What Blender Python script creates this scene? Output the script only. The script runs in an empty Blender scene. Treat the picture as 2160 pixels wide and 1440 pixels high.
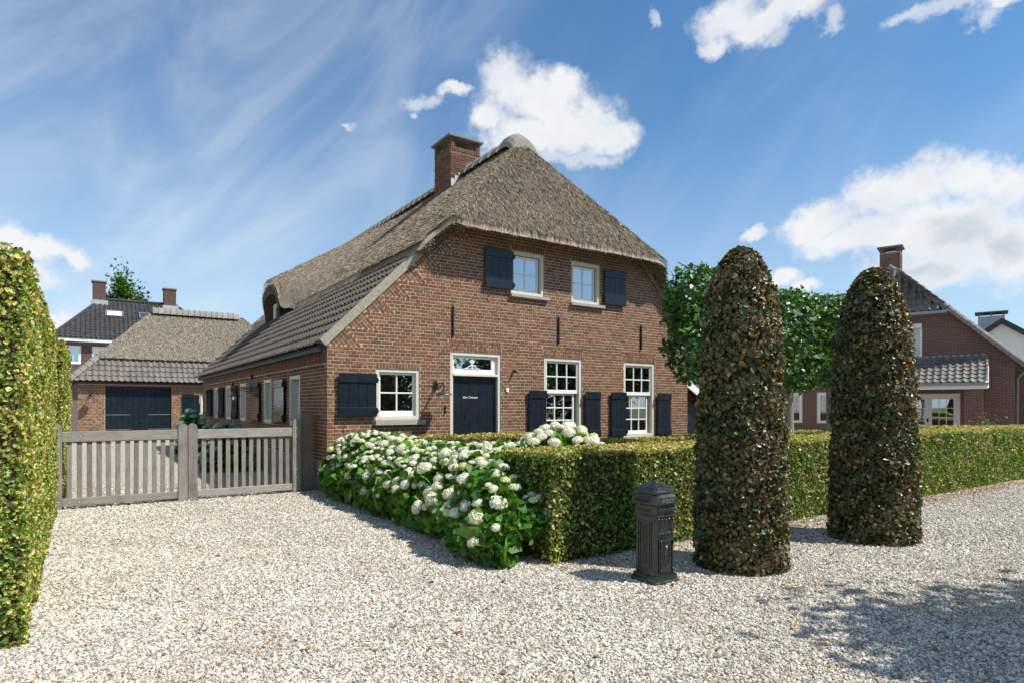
import bpy, math, random
import numpy as np
from mathutils import Vector, Matrix, Quaternion
R = math.radians
random.seed(7); rng = np.random.default_rng(7)
SC = bpy.context.scene; COL = SC.collection
F = 1299.0; EYE = 1.6

# ------------------------------------------------------------------ camera
cam_d = bpy.data.cameras.new('camera'); cam = bpy.data.objects.new('camera', cam_d); COL.objects.link(cam)
cam_d.sensor_width = 36; cam_d.lens = 36*F/2160; cam_d.shift_y = (856-720)/2160
cam_d.clip_start = .05; cam_d.clip_end = 3000
cam.location = (0, 0, EYE); cam.rotation_euler = (R(90), 0, 0); SC.camera = cam

# ------------------------------------------------------------------ sun, sky
SUN_AZ, SUN_EL = R(-16), R(52.6)          # azimuth counted from +X
sdir = Vector((math.cos(SUN_AZ)*math.cos(SUN_EL), math.sin(SUN_AZ)*math.cos(SUN_EL), math.sin(SUN_EL)))
sl = bpy.data.lights.new('sun', 'SUN'); sl.energy = 4.9; sl.angle = R(.53); sl.color = (1, .955, .88)
so = bpy.data.objects.new('sun', sl); COL.objects.link(so); so.rotation_euler = (-sdir).to_track_quat('-Z', 'Y').to_euler()
so.location = (20, -10, 30)
SC.view_settings.view_transform = 'Standard'; SC.view_settings.look = 'None'
SC.view_settings.exposure = 0.36; SC.view_settings.gamma = 1; SC.view_settings.use_curve_mapping = False

class NT:
    """tiny node-tree helper"""
    def __init__(s, tree): s.t = tree; s.n = tree.nodes; s.l = tree.links
    def node(s, typ, ins=None, **props):
        nd = s.n.new(typ)
        for k, v in props.items(): setattr(nd, k, v)
        for k, v in (ins or {}).items():
            i = nd.inputs[k]
            if isinstance(v, bpy.types.NodeSocket): s.l.new(v, i)
            else: i.default_value = v
        return nd
    def math(s, op, a, b=None, c=None, clamp=False):
        ins = {0: a}
        if b is not None: ins[1] = b
        if c is not None: ins[2] = c
        return s.node('ShaderNodeMath', ins, operation=op, use_clamp=clamp).outputs[0]
    def vmath(s, op, a, b=None, c=None):
        ins = {0: a}
        if b is not None: ins[1] = b
        if c is not None: ins[2] = c
        nd = s.node('ShaderNodeVectorMath', ins, operation=op)
        return nd.outputs['Value'] if op in ('LENGTH', 'DOT_PRODUCT', 'DISTANCE') else nd.outputs[0]
    def ramp(s, fac, stops, interp='LINEAR'):
        nd = s.node('ShaderNodeValToRGB', {0: fac}); cr = nd.color_ramp; cr.interpolation = interp
        while len(cr.elements) < len(stops): cr.elements.new(.5)
        for e, (p, c) in zip(cr.elements, stops): e.position = p; e.color = (*c, 1) if len(c) == 3 else c
        return nd.outputs[0]
    def noise(s, vec, scale, detail=2, rough=.5, out=0, dist=0.0):
        return s.node('ShaderNodeTexNoise', {'Vector': vec, 'Scale': scale, 'Detail': detail, 'Roughness': rough, 'Distortion': dist}).outputs[out]
    def mix(s, fac, a, b, blend='MIX'):
        nd = s.n.new('ShaderNodeMix'); nd.data_type = 'RGBA'; nd.blend_type = blend
        for idx, v in ((0, fac), (6, a), (7, b)):
            i = nd.inputs[idx]
            if isinstance(v, bpy.types.NodeSocket): s.l.new(v, i)
            elif idx and len(v) == 3: i.default_value = (*v, 1)
            else: i.default_value = v
        return nd.outputs[2]
    def smooth(s, v, a, b, to0=0., to1=1.):
        return s.node('ShaderNodeMapRange', {0: v, 1: a, 2: b, 3: to0, 4: to1}, interpolation_type='SMOOTHSTEP').outputs[0]
    def lin(s, v, a, b, to0=0., to1=1.):
        return s.node('ShaderNodeMapRange', {0: v, 1: a, 2: b, 3: to0, 4: to1}).outputs[0]

W = bpy.data.worlds.new('World'); SC.world = W; W.use_nodes = True
w = NT(W.node_tree); w.n.clear()
sky = w.node('ShaderNodeTexSky', sky_type='NISHITA'); sky.sun_disc = False
sky.sun_elevation = SUN_EL; sky.sun_rotation = math.pi/2 - SUN_AZ
sky.air_density = 1.0; sky.dust_density = .6; sky.ozone_density = 2.0
D = w.node('ShaderNodeTexCoord').outputs['Generated']
sx = w.node('ShaderNodeSeparateXYZ', {0: D})
az = w.math('ARCTAN2', sx.outputs[0], sx.outputs[1]); el = w.math('ARCSINE', sx.outputs[2])
warp = w.noise(D, 5.5, 6, .62, 1)
warp2 = w.noise(D, 26, 4, .6, 1)
P = w.node('ShaderNodeCombineXYZ', {0: az, 1: el}).outputs[0]
Pw = w.vmath('ADD', P, w.vmath('MULTIPLY', w.vmath('SUBTRACT', warp, (.5, .5, .5)), (.10, .085, 0)))
Pw = w.vmath('ADD', Pw, w.vmath('MULTIPLY', w.vmath('SUBTRACT', warp2, (.5, .5, .5)), (.032, .032, 0)))
def blobfield(bl, smooth=.35):
    acc = None
    for u, v, ru, rv in bl:
        a = math.atan((u-1080)/F); e = math.atan((856-v)/math.hypot(F, u-1080))
        ia = 1/(ru/F*math.cos(a)**2); ie = 1/(rv/F*math.cos(a)*math.cos(e)**2)
        L = w.vmath('LENGTH', w.vmath('MULTIPLY_ADD', Pw, (ia, ie, 0), (-a*ia, -e*ie, 0)))
        acc = L if acc is None else w.node('ShaderNodeMath', {0: acc, 1: L, 2: smooth}, operation='SMOOTH_MIN').outputs[0]
    return w.math('SUBTRACT', 1.0, acc)
thick = [(1062,178,60,74),(1140,215,94,68),(1196,185,54,46),(1210,270,112,68),(1110,290,116,46),(1030,255,50,46),(1292,275,48,52),(950,200,38,16),
  (1740,470,90,52),(1850,420,90,66),(1950,380,105,72),(2050,370,100,66),(2150,380,80,66),(1820,500,130,48),(2000,480,190,90),(2130,520,150,90),(1950,570,130,34),
  (1655,580,46,26),(1710,600,34,18),(1540,30,76,50),(1520,86,40,30),(1610,55,80,42),(1680,25,90,34),(1590,482,34,10),
  (30,500,72,38),(110,522,76,26),(60,570,100,40),(178,532,26,20),(140,668,50,20),(2100,-5,90,26)]
thin = [(725,262,20,10),(875,243,16,12),(1765,40,30,34),(1905,45,74,22),(1990,20,90,26),(2060,30,80,26),(1385,18,12,20),(1640,84,40,24),(880,215,60,26),(1230,330,120,24)]
f1 = blobfield(thick); f2 = blobfield(thin)
nz = w.noise(D, 15, 7, .66)
nz2 = w.noise(D, 70, 3, .6)
nzs = w.math('ADD', w.math('MULTIPLY', w.math('SUBTRACT', nz, .5), 1.0), w.math('MULTIPLY', w.math('SUBTRACT', nz2, .5), .55))
d1 = w.smooth(w.math('ADD', f1, nzs), -.20, .60)
d2 = w.math('MULTIPLY', w.smooth(w.math('ADD', f2, w.math('MULTIPLY', nzs, 1.7)), -.05, .7), .62)
# everywhere outside the frame: the same kind of broken cumulus
aabs = w.math('ABSOLUTE', az)
gen = w.noise(w.vmath('MULTIPLY', D, (1, 1, 2.2)), 2.3, 7, .55)
d3 = w.math('MULTIPLY', w.smooth(gen, .56, .68), w.smooth(aabs, .78, 1.0))
dens = w.math('MAXIMUM', w.math('MAXIMUM', d1, d2), d3)
# cirrus veil, streaked from lower left to upper right
ca, sa = math.cos(R(42)), math.sin(R(42))
ra = w.math('ADD', w.math('MULTIPLY', az, ca), w.math('MULTIPLY', el, sa))
rb = w.math('SUBTRACT', w.math('MULTIPLY', el, ca), w.math('MULTIPLY', az, sa))
cv = w.node('ShaderNodeCombineXYZ', {0: w.math('MULTIPLY', ra, 1.5), 1: w.math('MULTIPLY', rb, 4.2), 2: 3.1}).outputs[0]
ci = w.smooth(w.noise(cv, 1.7, 6, .56, dist=.6), .34, .84)
low = w.smooth(el, .5, .02)
left = w.smooth(az, .30, -.5)
veil = w.math('MULTIPLY', ci, w.math('ADD', .14, w.math('MULTIPLY', left, .40)))
veil = w.math('ADD', veil, w.math('ADD', w.math('MULTIPLY', left, .10), w.math('MULTIPLY', low, .20)), clamp=True)
# shading inside the clouds: thicker and lower parts are greyer
core = w.smooth(w.math('ADD', f1, w.math('MULTIPLY', nzs, .9)), .25, 1.0)
greyspot = w.math('MAXIMUM', blobfield([(2040,520,200,90),(1250,320,120,40),(90,585,100,40),(2140,440,110,60),(1920,560,170,40)]), 0.0)
shade = w.math('MULTIPLY', core, w.math('ADD', .10, w.math('MULTIPLY', w.smooth(greyspot, .0, .8), .9)), clamp=True)
detail = w.math('MULTIPLY', w.smooth(w.noise(D, 9, 5, .6), .38, .66), .45)
cl = w.mix(shade, (7.7, 7.75, 7.9), (4.7, 5.15, 5.8))
cl = w.mix(detail, cl, (5.6, 6.1, 6.8))
skyc = w.mix(1.0, sky.outputs[0], (.86, 1.13, 1.26), 'MULTIPLY')
skyc = w.node('ShaderNodeHueSaturation', {'Saturation': 1.07, 'Value': 1.0, 'Color': skyc}).outputs[0]
skyc = w.mix(w.math('MULTIPLY', w.smooth(el, .42, .0), .42), skyc, (4.6, 6.1, 7.6))
out = w.mix(w.math('MULTIPLY', veil, .9), skyc, (6.9, 7.5, 8.1))
out = w.mix(w.math('MULTIPLY', dens, .97), out, cl)
SKY_STRENGTH = .095
bg = w.node('ShaderNodeBackground', {0: out, 1: SKY_STRENGTH})
w.l.new(bg.outputs[0], w.node('ShaderNodeOutputWorld').inputs[0])
W.cycles.sampling_method = 'MANUAL'; W.cycles.sample_map_resolution = 1024

# ------------------------------------------------------------------ frames of reference
CX, CY = -3.39, 11.3
DV = Vector((.8262, .5633, 0)); LV = Vector((-.5633, .8262, 0))     # along the gable / into the house
HROT = math.atan2(DV.y, DV.x)
def loc(t, s, z=0): return Vector((CX, CY, 0)) + DV*t + LV*s + Vector((0, 0, z))
HM = Matrix.Translation((CX, CY, 0)) @ Matrix.Rotation(HROT, 4, 'Z')
E1 = Vector((-.79, .613, 0)).normalized(); E2 = Vector((.613, .79, 0)).normalized()
RM = Matrix.Translation((19.6, 24, 0)) @ Matrix((( -E1.x, E2.x, 0, 0), (-E1.y, E2.y, 0, 0), (0, 0, 1, 0), (0, 0, 0, 1)))  # x = -a (right), y = b (away)

# ------------------------------------------------------------------ object helpers
def empty(name, label, cat, M=None, group=None):
    o = bpy.data.objects.new(name, None); COL.objects.link(o)
    o.empty_display_size = .2
    if M is not None: o.matrix_world = M
    o['label'] = label; o['category'] = cat
    if group: o['group'] = group
    return o
def obj(name, me, parent=None, **props):
    o = bpy.data.objects.new(name, me); COL.objects.link(o)
    if parent is not None: o.parent = parent
    for k, v in props.items(): o[k] = v
    return o
def pempty(name, parent):
    o = bpy.data.objects.new(name, None); COL.objects.link(o); o.parent = parent; o.empty_display_size = .1
    return o
def npmesh(name, V, Fc, mats, midx=None, cols=None, smooth=False):
    """V (n,3); Fc list of int arrays (m,k)"""
    me = bpy.data.meshes.new(name)
    V = np.asarray(V, np.float32)
    groups = [np.asarray(f, np.int32) for f in Fc if len(f)]
    nl = sum(g.size for g in groups); nf = sum(len(g) for g in groups)
    me.vertices.add(len(V)); me.vertices.foreach_set('co', V.ravel())
    me.loops.add(nl); me.polygons.add(nf)
    me.loops.foreach_set('vertex_index', np.concatenate([g.ravel() for g in groups]))
    st = []; tot = []; o = 0
    for g in groups:
        k = g.shape[1]; st.append(o+np.arange(len(g))*k); tot.append(np.full(len(g), k)); o += g.size
    me.polygons.foreach_set('loop_start', np.concatenate(st)); me.polygons.foreach_set('loop_total', np.concatenate(tot))
    if cols is not None:
        at = me.color_attributes.new('col', 'FLOAT_COLOR', 'POINT')
        c = np.ones((len(V), 4), np.float32); c[:, :3] = cols; at.data.foreach_set('color', c.ravel())
    me.update(calc_edges=True)
    me.polygons.foreach_set('use_smooth', np.full(nf, smooth))
    for m in (mats if isinstance(mats, (list, tuple)) else [mats]): me.materials.append(m)
    if midx is not None: me.polygons.foreach_set('material_index', midx)
    return me
class MB:
    def __init__(s): s.v = []; s.f = []
    def add(s, vs, fs):
        o = len(s.v); s.v += [tuple(p) for p in vs]; s.f += [[i+o for i in f] for f in fs]; return s
    def box(s, x0, x1, y0, y1, z0, z1, M=None):
        p = [Vector(q) for q in ((x0,y0,z0),(x1,y0,z0),(x1,y1,z0),(x0,y1,z0),(x0,y0,z1),(x1,y0,z1),(x1,y1,z1),(x0,y1,z1))]
        if M is not None: p = [M @ q for q in p]
        return s.add(p, [(0,3,2,1),(4,5,6,7),(0,1,5,4),(1,2,6,5),(2,3,7,6),(3,0,4,7)])
    def bbox(s, x0, x1, y0, y1, z0, z1, b=.004, M=None):
        """box with bevelled vertical/outer edges (cheap: chamfer all 12 edges via 24 verts)"""
        vs = []; idx = {}
        for ix, X in enumerate((x0, x1)):
            for iy, Y in enumerate((y0, y1)):
                for iz, Z in enumerate((z0, z1)):
                    sx_, sy_, sz_ = (1 if ix == 0 else -1)*b, (1 if iy == 0 else -1)*b, (1 if iz == 0 else -1)*b
                    for a, q in enumerate(((X, Y+sy_, Z+sz_), (X+sx_, Y, Z+sz_), (X+sx_, Y+sy_, Z))):
                        idx[(ix, iy, iz, a)] = len(vs); vs.append(Vector(q))
        fs = []
        for ix in (0, 1): fs.append([idx[(ix, 0, 0, 0)], idx[(ix, 0, 1, 0)], idx[(ix, 1, 1, 0)], idx[(ix, 1, 0, 0)]][::(1 if ix == 0 else -1)])
        for iy in (0, 1): fs.append([idx[(0, iy, 0, 1)], idx[(1, iy, 0, 1)], idx[(1, iy, 1, 1)], idx[(0, iy, 1, 1)]][::(1 if iy == 0 else -1)])
        for iz in (0, 1): fs.append([idx[(0, 0, iz, 2)], idx[(0, 1, iz, 2)], idx[(1, 1, iz, 2)], idx[(1, 0, iz, 2)]][::(1 if iz == 0 else -1)])
        for a in (0, 1):
            for c in (0, 1):
                fs.append([idx[(a, c, 0, 0)], idx[(a, c, 0, 1)], idx[(a, c, 1, 1)], idx[(a, c, 1, 0)]])
                fs.append([idx[(a, 0, c, 0)], idx[(a, 0, c, 2)], idx[(a, 1, c, 2)], idx[(a, 1, c, 0)]])
                fs.append([idx[(0, a, c, 1)], idx[(0, a, c, 2)], idx[(1, a, c, 2)], idx[(1, a, c, 1)]])
                for e in (0, 1): fs.append([idx[(a, c, e, 0)], idx[(a, c, e, 1)], idx[(a, c, e, 2)]])
        if M is not None: vs = [M @ q for q in vs]
        return s.add(vs, fs)
    def prism(s, poly, y0, y1, axis='y', M=None):
        n = len(poly)
        mk = {'y': lambda a, b, y: (a, y, b), 'x': lambda a, b, y: (y, a, b), 'z': lambda a, b, y: (a, b, y)}[axis]
        vs = [Vector(mk(a, b, y0)) for a, b in poly] + [Vector(mk(a, b, y1)) for a, b in poly]
        if M is not None: vs = [M @ q for q in vs]
        return s.add(vs, [list(range(n)), list(range(2*n-1, n-1, -1))] + [[i, i+n, (i+1) % n+n, (i+1) % n] for i in range(n)])
    def tube(s, pts, r, seg=8, M=None, cap=True):
        pts = [Vector(p) for p in pts]; rings = []
        rr = r if isinstance(r, (list, tuple)) else [r]*len(pts)
        for i, p in enumerate(pts):
            d = (pts[min(i+1, len(pts)-1)]-pts[max(i-1, 0)]).normalized()
            a = d.orthogonal().normalized() if i == 0 else (a-d*a.dot(d)).normalized()
            b = d.cross(a)
            rings.append([p+(a*math.cos(2*math.pi*k/seg)+b*math.sin(2*math.pi*k/seg))*rr[i] for k in range(seg)])
        vs = [q for g in rings for q in g]
        if M is not None: vs = [M @ q for q in vs]
        fs = [[i*seg+k, i*seg+(k+1) % seg, (i+1)*seg+(k+1) % seg, (i+1)*seg+k] for i in range(len(pts)-1) for k in range(seg)]
        if cap: fs += [list(range(seg))[::-1], [(len(pts)-1)*seg+k for k in range(seg)]]
        return s.add(vs, fs)
    def lathe(s, prof, seg=16, c=(0, 0, 0), M=None):
        vs = [Vector((c[0]+r*math.cos(2*math.pi*k/seg), c[1]+r*math.sin(2*math.pi*k/seg), c[2]+z)) for r, z in prof for k in range(seg)]
        if M is not None: vs = [M @ q for q in vs]
        return s.add(vs, [[i*seg+k, i*seg+(k+1) % seg, (i+1)*seg+(k+1) % seg, (i+1)*seg+k] for i in range(len(prof)-1) for k in range(seg)])
    def mesh(s, name, mat, smooth=False):
        me = bpy.data.meshes.new(name); me.from_pydata(s.v, [], s.f); me.update()
        if smooth: me.polygons.foreach_set('use_smooth', [True]*len(me.polygons))
        for m in (mat if isinstance(mat, (list, tuple)) else [mat]): me.materials.append(m)
        return me
    def build(s, name, mat, parent=None, smooth=False, **props): return obj(name, s.mesh(name, mat, smooth), parent, **props)

def place(name, pv, pf, mats4, parent, mat, n_ind=300, joined='brickwork', Mw=None, eye=(0, 0, EYE), key=None, smooth=False, extra=None):
    """many copies of one unit piece: the n_ind nearest as objects sharing a mesh, the rest one mesh"""
    if not len(mats4): return
    A = np.array([[list(r) for r in m] for m in mats4])
    Mw_ = np.array(Mw if Mw is not None else Matrix.Identity(4))
    pos = (Mw_ @ np.concatenate([A[:, :3, 3], np.ones((len(A), 1))], 1).T).T[:, :3]
    d = np.linalg.norm(pos-np.array(eye), axis=1)
    if key is not None: d = d+key(A[:, :3, 3])
    order = np.argsort(d); ind, rest = order[:n_ind], order[n_ind:]
    pv = np.asarray(pv, float)
    if len(ind):
        me = npmesh(name, pv, pf, mat, smooth=smooth)
        for i in ind:
            o = obj(name, me, parent); o.matrix_local = Matrix(A[i].tolist())
    if len(rest):
        B = A[rest]; n = len(B); k = len(pv)
        V = np.einsum('nij,kj->nki', B[:, :3, :3], pv) + B[:, None, :3, 3]
        Fs = [(np.asarray(f)[None] + (np.arange(n)*k)[:, None, None]).reshape(-1, np.asarray(f).shape[1]) for f in pf]
        obj(joined, npmesh(joined, V.reshape(-1, 3), Fs, mat, smooth=smooth), parent, kind='stuff')

# ------------------------------------------------------------------ materials
def mat(name):
    m = bpy.data.materials.new(name); m.use_nodes = True; t = NT(m.node_tree); t.n.clear()
    o = t.node('ShaderNodeOutputMaterial'); b = t.node('ShaderNodeBsdfPrincipled'); t.l.new(b.outputs[0], o.inputs[0])
    t.b = b; t.o = o; t.m = m
    return m, t
def ipt(t, k, v):
    i = t.b.inputs[k]
    if isinstance(v, bpy.types.NodeSocket): t.l.new(v, i)
    else: i.default_value = v if not (isinstance(v, tuple) and len(v) == 3) else (*v, 1)
def oc(t): return t.node('ShaderNodeTexCoord').outputs['Object']
def gp(t): return t.node('ShaderNodeNewGeometry').outputs['Position']
def isl(t):
    g = t.node('ShaderNodeNewGeometry'); o = t.node('ShaderNodeObjectInfo')
    return t.math('FRACT', t.math('ADD', g.outputs['Random Per Island'], t.math('MULTIPLY', o.outputs['Random'], 7.31)))
def bump(t, h, strength=.5, dist=.01):
    ipt(t, 'Normal', t.node('ShaderNodeBump', {'Height': h, 'Strength': strength, 'Distance': dist}).outputs[0])
def simple(name, col, rough=.5, metal=0., var=.12, nscale=12., bumpd=0.0, spec=.5, coat=0.):
    m, t = mat(name); p = gp(t)
    n = t.noise(p, nscale, 4, .6)
    k = t.lin(n, .3, .7, 1-var, 1+var)
    c = t.mix(1.0, (*col, 1), t.node('ShaderNodeCombineColor', {0: k, 1: k, 2: k}).outputs[0], 'MULTIPLY')
    ipt(t, 'Base Color', c); ipt(t, 'Metallic', metal); ipt(t, 'Specular IOR Level', spec)
    ipt(t, 'Roughness', t.lin(n, .3, .7, max(rough-.08, .02), min(rough+.08, 1)))
    if coat: ipt(t, 'Coat Weight', coat); ipt(t, 'Coat Roughness', .1)
    if bumpd: bump(t, t.noise(p, nscale*6, 3, .6), .6, bumpd)
    return m

def brick_mat(name, stops, scale=1.0):
    m, t = mat(name); r = isl(t); p = gp(t)
    c = t.ramp(r, stops, 'CONSTANT')
    n = t.noise(p, 42*scale, 5, .68); n2 = t.noise(p, 7, 3, .6)
    c = t.mix(t.lin(n, .35, .72, 0, .55), c, (.10, .062, .045))
    c = t.mix(t.lin(t.noise(p, 90*scale, 2, .5), .6, .75, 0, .45), c, (.36, .25, .17))
    c = t.mix(t.lin(n2, .62, .8, 0, .3), c, (.30, .25, .19))
    wz = t.noise(p, .9, 5, .62); c = t.mix(t.lin(wz, .48, .72, 0, .32), c, (.09,.055,.038))
    sz = t.node('ShaderNodeSeparateXYZ', {0: p}).outputs[2]
    damp = t.math('MULTIPLY', t.lin(t.math('ADD', sz, t.math('MULTIPLY', t.noise(p, 3.5, 4, .6), .8)), 1.5, .6), .45); c = t.mix(damp, c, (.10,.085,.06))
    ipt(t, 'Base Color', c); ipt(t, 'Roughness', .88); ipt(t, 'Specular IOR Level', .25)
    bump(t, n, .8, .006)
    return m
M_brick = brick_mat('handmade red brick', [(0, (.22,.082,.043)), (.17, (.18,.075,.044)), (.34, (.255,.095,.048)), (.46, (.15,.072,.045)), (.58, (.20,.10,.058)), (.68, (.245,.125,.062)), (.78, (.115,.065,.046)), (.86, (.27,.14,.07)), (.94, (.19,.062,.036))])
M_brick_orange = brick_mat('orange garage brick', [(0, (.30,.13,.07)), (.2, (.24,.10,.058)), (.4, (.34,.16,.085)), (.6, (.2,.09,.06)), (.75, (.28,.12,.065)), (.9, (.14,.07,.05))])
M_brick_right = brick_mat('brown red brick', [(0, (.20,.085,.068)), (.2, (.17,.075,.062)), (.4, (.22,.095,.07)), (.6, (.15,.07,.06)), (.8, (.19,.09,.07))])
M_brick_dark = brick_mat('dark purple brick', [(0, (.11,.055,.05)), (.3, (.085,.045,.043)), (.6, (.13,.062,.055)), (.85, (.10,.06,.055))])
def mortar_mat(name, col):
    m, t = mat(name); p = gp(t); n = t.noise(p, 30, 5, .65); n2 = t.noise(p, 2.2, 4, .6)
    c = t.mix(t.lin(n, .3, .7), tuple(x*.8 for x in col), tuple(min(x*1.15, 1) for x in col))
    c = t.mix(t.lin(n2, .55, .8, 0, .35), c, tuple(x*.6 for x in col))
    ipt(t, 'Base Color', c); ipt(t, 'Roughness', .95); ipt(t, 'Specular IOR Level', .1); bump(t, n, .7, .004)
    return m
M_mortar = mortar_mat('sand mortar', (.46,.365,.255))
M_mortar_r = mortar_mat('grey mortar', (.30,.25,.22))
M_mortar_d = mortar_mat('dark mortar', (.16,.13,.12))
M_plinth = mortar_mat('grey rendered plinth', (.26,.24,.20))
M_stone = mortar_mat('weathered sill stone', (.36,.345,.31))
M_cap = mortar_mat('chimney cap concrete', (.22,.21,.175))
m, t = mat('lichen stained verge mortar'); p = gp(t); M_verge = m
n = t.noise(p, 14, 5, .7); n2 = t.noise(p, 55, 3, .6)
c = t.mix(t.lin(n, .38, .66), (.27,.255,.20), (.38,.35,.26)); c = t.mix(t.lin(n2, .58, .68, 0, .7), c, (.16,.15,.10))
ipt(t, 'Base Color', c); ipt(t, 'Roughness', .95); bump(t, n2, .6, .005)

def thatch_mat(name, a, b, dk):
    m, t = mat(name); p = gp(t); r = isl(t)
    n = t.noise(p, 46, 3, .7); n2 = t.noise(p, 1.6, 4, .6); n3 = t.noise(p, 11, 4, .65); n4 = t.noise(p, 120, 2, .5)
    c = t.mix(t.lin(n, .38, .62), a, b)
    c = t.mix(t.lin(n4, .50, .60, 0, .8), c, dk)
    c = t.mix(t.lin(n3, .52, .75, 0, .14), c, dk)
    c = t.mix(t.lin(n2, .52, .75, 0, .35), c, (.22,.21,.13))
    k = t.lin(r, 0, 1, .68, 1.32)
    c = t.mix(1.0, c, t.node('ShaderNodeCombineColor', {0: k, 1: k, 2: k}).outputs[0], 'MULTIPLY')
    ipt(t, 'Base Color', c); ipt(t, 'Roughness', .95); ipt(t, 'Specular IOR Level', .15)
    bump(t, t.math('ADD', n4, t.math('MULTIPLY', n, .4)), .8, .010)
    return m
M_thatch = thatch_mat('weathered reed thatch', (.29,.235,.17), (.47,.395,.295), (.11,.085,.062))
M_thatch2 = thatch_mat('younger pale thatch', (.33,.28,.215), (.50,.44,.345), (.11,.09,.07))
M_thatch_cut = thatch_mat('cut reed with underside shade', (.10,.08,.06), (.17,.14,.105), (.04,.034,.027))  # darkened in colour for the shade under the thatch edge
def tile_mat(name, stops, moss=(.20,.18,.14), amt=.4, rough=.6):
    m, t = mat(name); p = gp(t); r = isl(t)
    c = t.ramp(r, stops, 'LINEAR'); n = t.noise(p, 9, 5, .68); n2 = t.noise(p, 60, 3, .6)
    c = t.mix(t.lin(n, .45, .75, 0, amt), c, moss); c = t.mix(t.lin(n2, .55, .75, 0, .35), c, tuple(x*.4 for x in moss))
    ipt(t, 'Base Color', c); ipt(t, 'Roughness', rough); ipt(t, 'Specular IOR Level', .4); bump(t, n2, .4, .003)
    return m
M_tile = tile_mat('aged grey brown pantile', [(0, (.09,.070,.058)), (.5, (.12,.095,.08)), (1, (.078,.064,.055))], (.18,.145,.11), .5)
M_tile_g = tile_mat('pale worn garage pantile', [(0, (.125,.105,.094)), (.5, (.175,.152,.138)), (1, (.11,.095,.085))], (.27,.245,.21), .55)
M_tile_dark = tile_mat('glossy dark roof tile', [(0, (.045,.042,.044)), (.5, (.065,.06,.06)), (1, (.038,.036,.038))], (.16,.15,.14), .35, .42)
M_tile_r = tile_mat('lichen grey roof tile', [(0, (.11,.10,.09)), (.5, (.18,.165,.145)), (1, (.09,.082,.075))], (.36,.34,.29), .7, .7)
M_ridge = tile_mat('grey ridge cap', [(0, (.19,.18,.155)), (1, (.26,.245,.21))], (.33,.31,.25), .5, .8)

M_cream = simple('cream frame paint', (.62,.58,.49), .42, var=.05, nscale=5)
M_white = simple('white sash paint', (.80,.80,.78), .33, var=.03)
M_navy = simple('dark blue shutter paint', (.010,.0165,.025), .30, var=.08, nscale=5, spec=.34)
M_iron = simple('black wrought iron', (.012,.012,.014), .45, .0, var=.2, spec=.6)
M_zinc = simple('grey zinc', (.30,.32,.33), .45, .75, var=.15, nscale=4)
M_lead = simple('grey lead flashing', (.42,.44,.46), .55, .3, var=.15, nscale=9, bumpd=.004)
M_bolt = simple('galvanised bolt head', (.62,.62,.6), .35, .9)
M_fascia = simple('dark fascia board', (.03,.032,.032), .6)
M_inner = simple('shade darkened room wall', (.045,.04,.036), .9)  # near-black colour stands in for the dark inside the rooms
M_curtain = simple('pale net curtain', (.55,.53,.47), .9, var=.2, nscale=30)
M_cast = simple('dark green cast aluminium', (.060,.072,.068), .26, .72, var=.25, nscale=14, spec=.8, bumpd=.0015)
M_stucco = simple('white stucco', (.74,.72,.68), .85, var=.04)
M_siding = simple('pale shutter box', (.60,.60,.58), .5, var=.03)
M_shade_in = simple('white lamp enamel', (.7,.7,.68), .4)
M_clay = simple('rain pipe grey', (.20,.21,.22), .4, .3)
M_bark = simple('pale lime bark', (.23,.21,.17), .9, var=.35, nscale=18, bumpd=.01)
M_twig = simple('brown twigs', (.055,.04,.026), .95, var=.4, nscale=30)
M_soil = simple('dark soil', (.05,.04,.03), 1.0, var=.4, nscale=20)

m, t = mat('window glass'); M_glass = m
t.n.remove(t.b)
gl = t.node('ShaderNodeBsdfGlossy', {'Color': (.92, .96, 1, 1), 'Roughness': .012})
tr = t.node('ShaderNodeBsdfTransparent', {'Color': (.72, .76, .74, 1)})
lw = t.node('ShaderNodeLayerWeight', {'Blend': .5})
wav = t.node('ShaderNodeBump', {'Height': t.noise(gp(t), 1.3, 1, .5), 'Strength': .12, 'Distance': .02}).outputs[0]
t.l.new(wav, gl.inputs['Normal'])
mx = t.node('ShaderNodeMixShader', {0: t.lin(lw.outputs['Fresnel'], 0, 1, .40, 1.0), 1: tr.outputs[0], 2: gl.outputs[0]})
t.l.new(mx.outputs[0], t.o.inputs[0])
m, t = mat('lamp glass'); M_lampglass = m
ipt(t, 'Base Color', (.9, .93, .9)); ipt(t, 'Roughness', .03); ipt(t, 'Transmission Weight', .95); ipt(t, 'Specular IOR Level', .6)

def wood_mat(name, a, b, dk):
    m, t = mat(name); r = isl(t)
    p = t.node('ShaderNodeTexCoord').outputs['Object']
    v = t.vmath('ADD', t.vmath('MULTIPLY', p, (14, 14, 1.6)), t.node('ShaderNodeCombineXYZ', {0: t.math('MULTIPLY', r, 37)}).outputs[0])
    n = t.noise(v, 2.2, 6, .7, dist=1.2); n2 = t.noise(p, 3, 4, .6)
    c = t.mix(t.lin(n, .32, .68), a, b); c = t.mix(t.lin(n, .60, .74, 0, .6), c, dk)
    c = t.mix(t.lin(n2, .5, .75, 0, .45), c, dk)
    k = t.lin(r, 0, 1, .82, 1.15)
    c = t.mix(1.0, c, t.node('ShaderNodeCombineColor', {0: k, 1: k, 2: k}).outputs[0], 'MULTIPLY')
    ipt(t, 'Base Color', c); ipt(t, 'Roughness', .85); ipt(t, 'Specular IOR Level', .2); bump(t, n, .6, .004)
    return m
M_oak = wood_mat('silvered oak', (.17,.152,.13), (.31,.285,.25), (.085,.075,.065))
M_oak_h = wood_mat('silvered oak rail', (.21,.19,.165), (.36,.33,.29), (.105,.09,.078))

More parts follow.
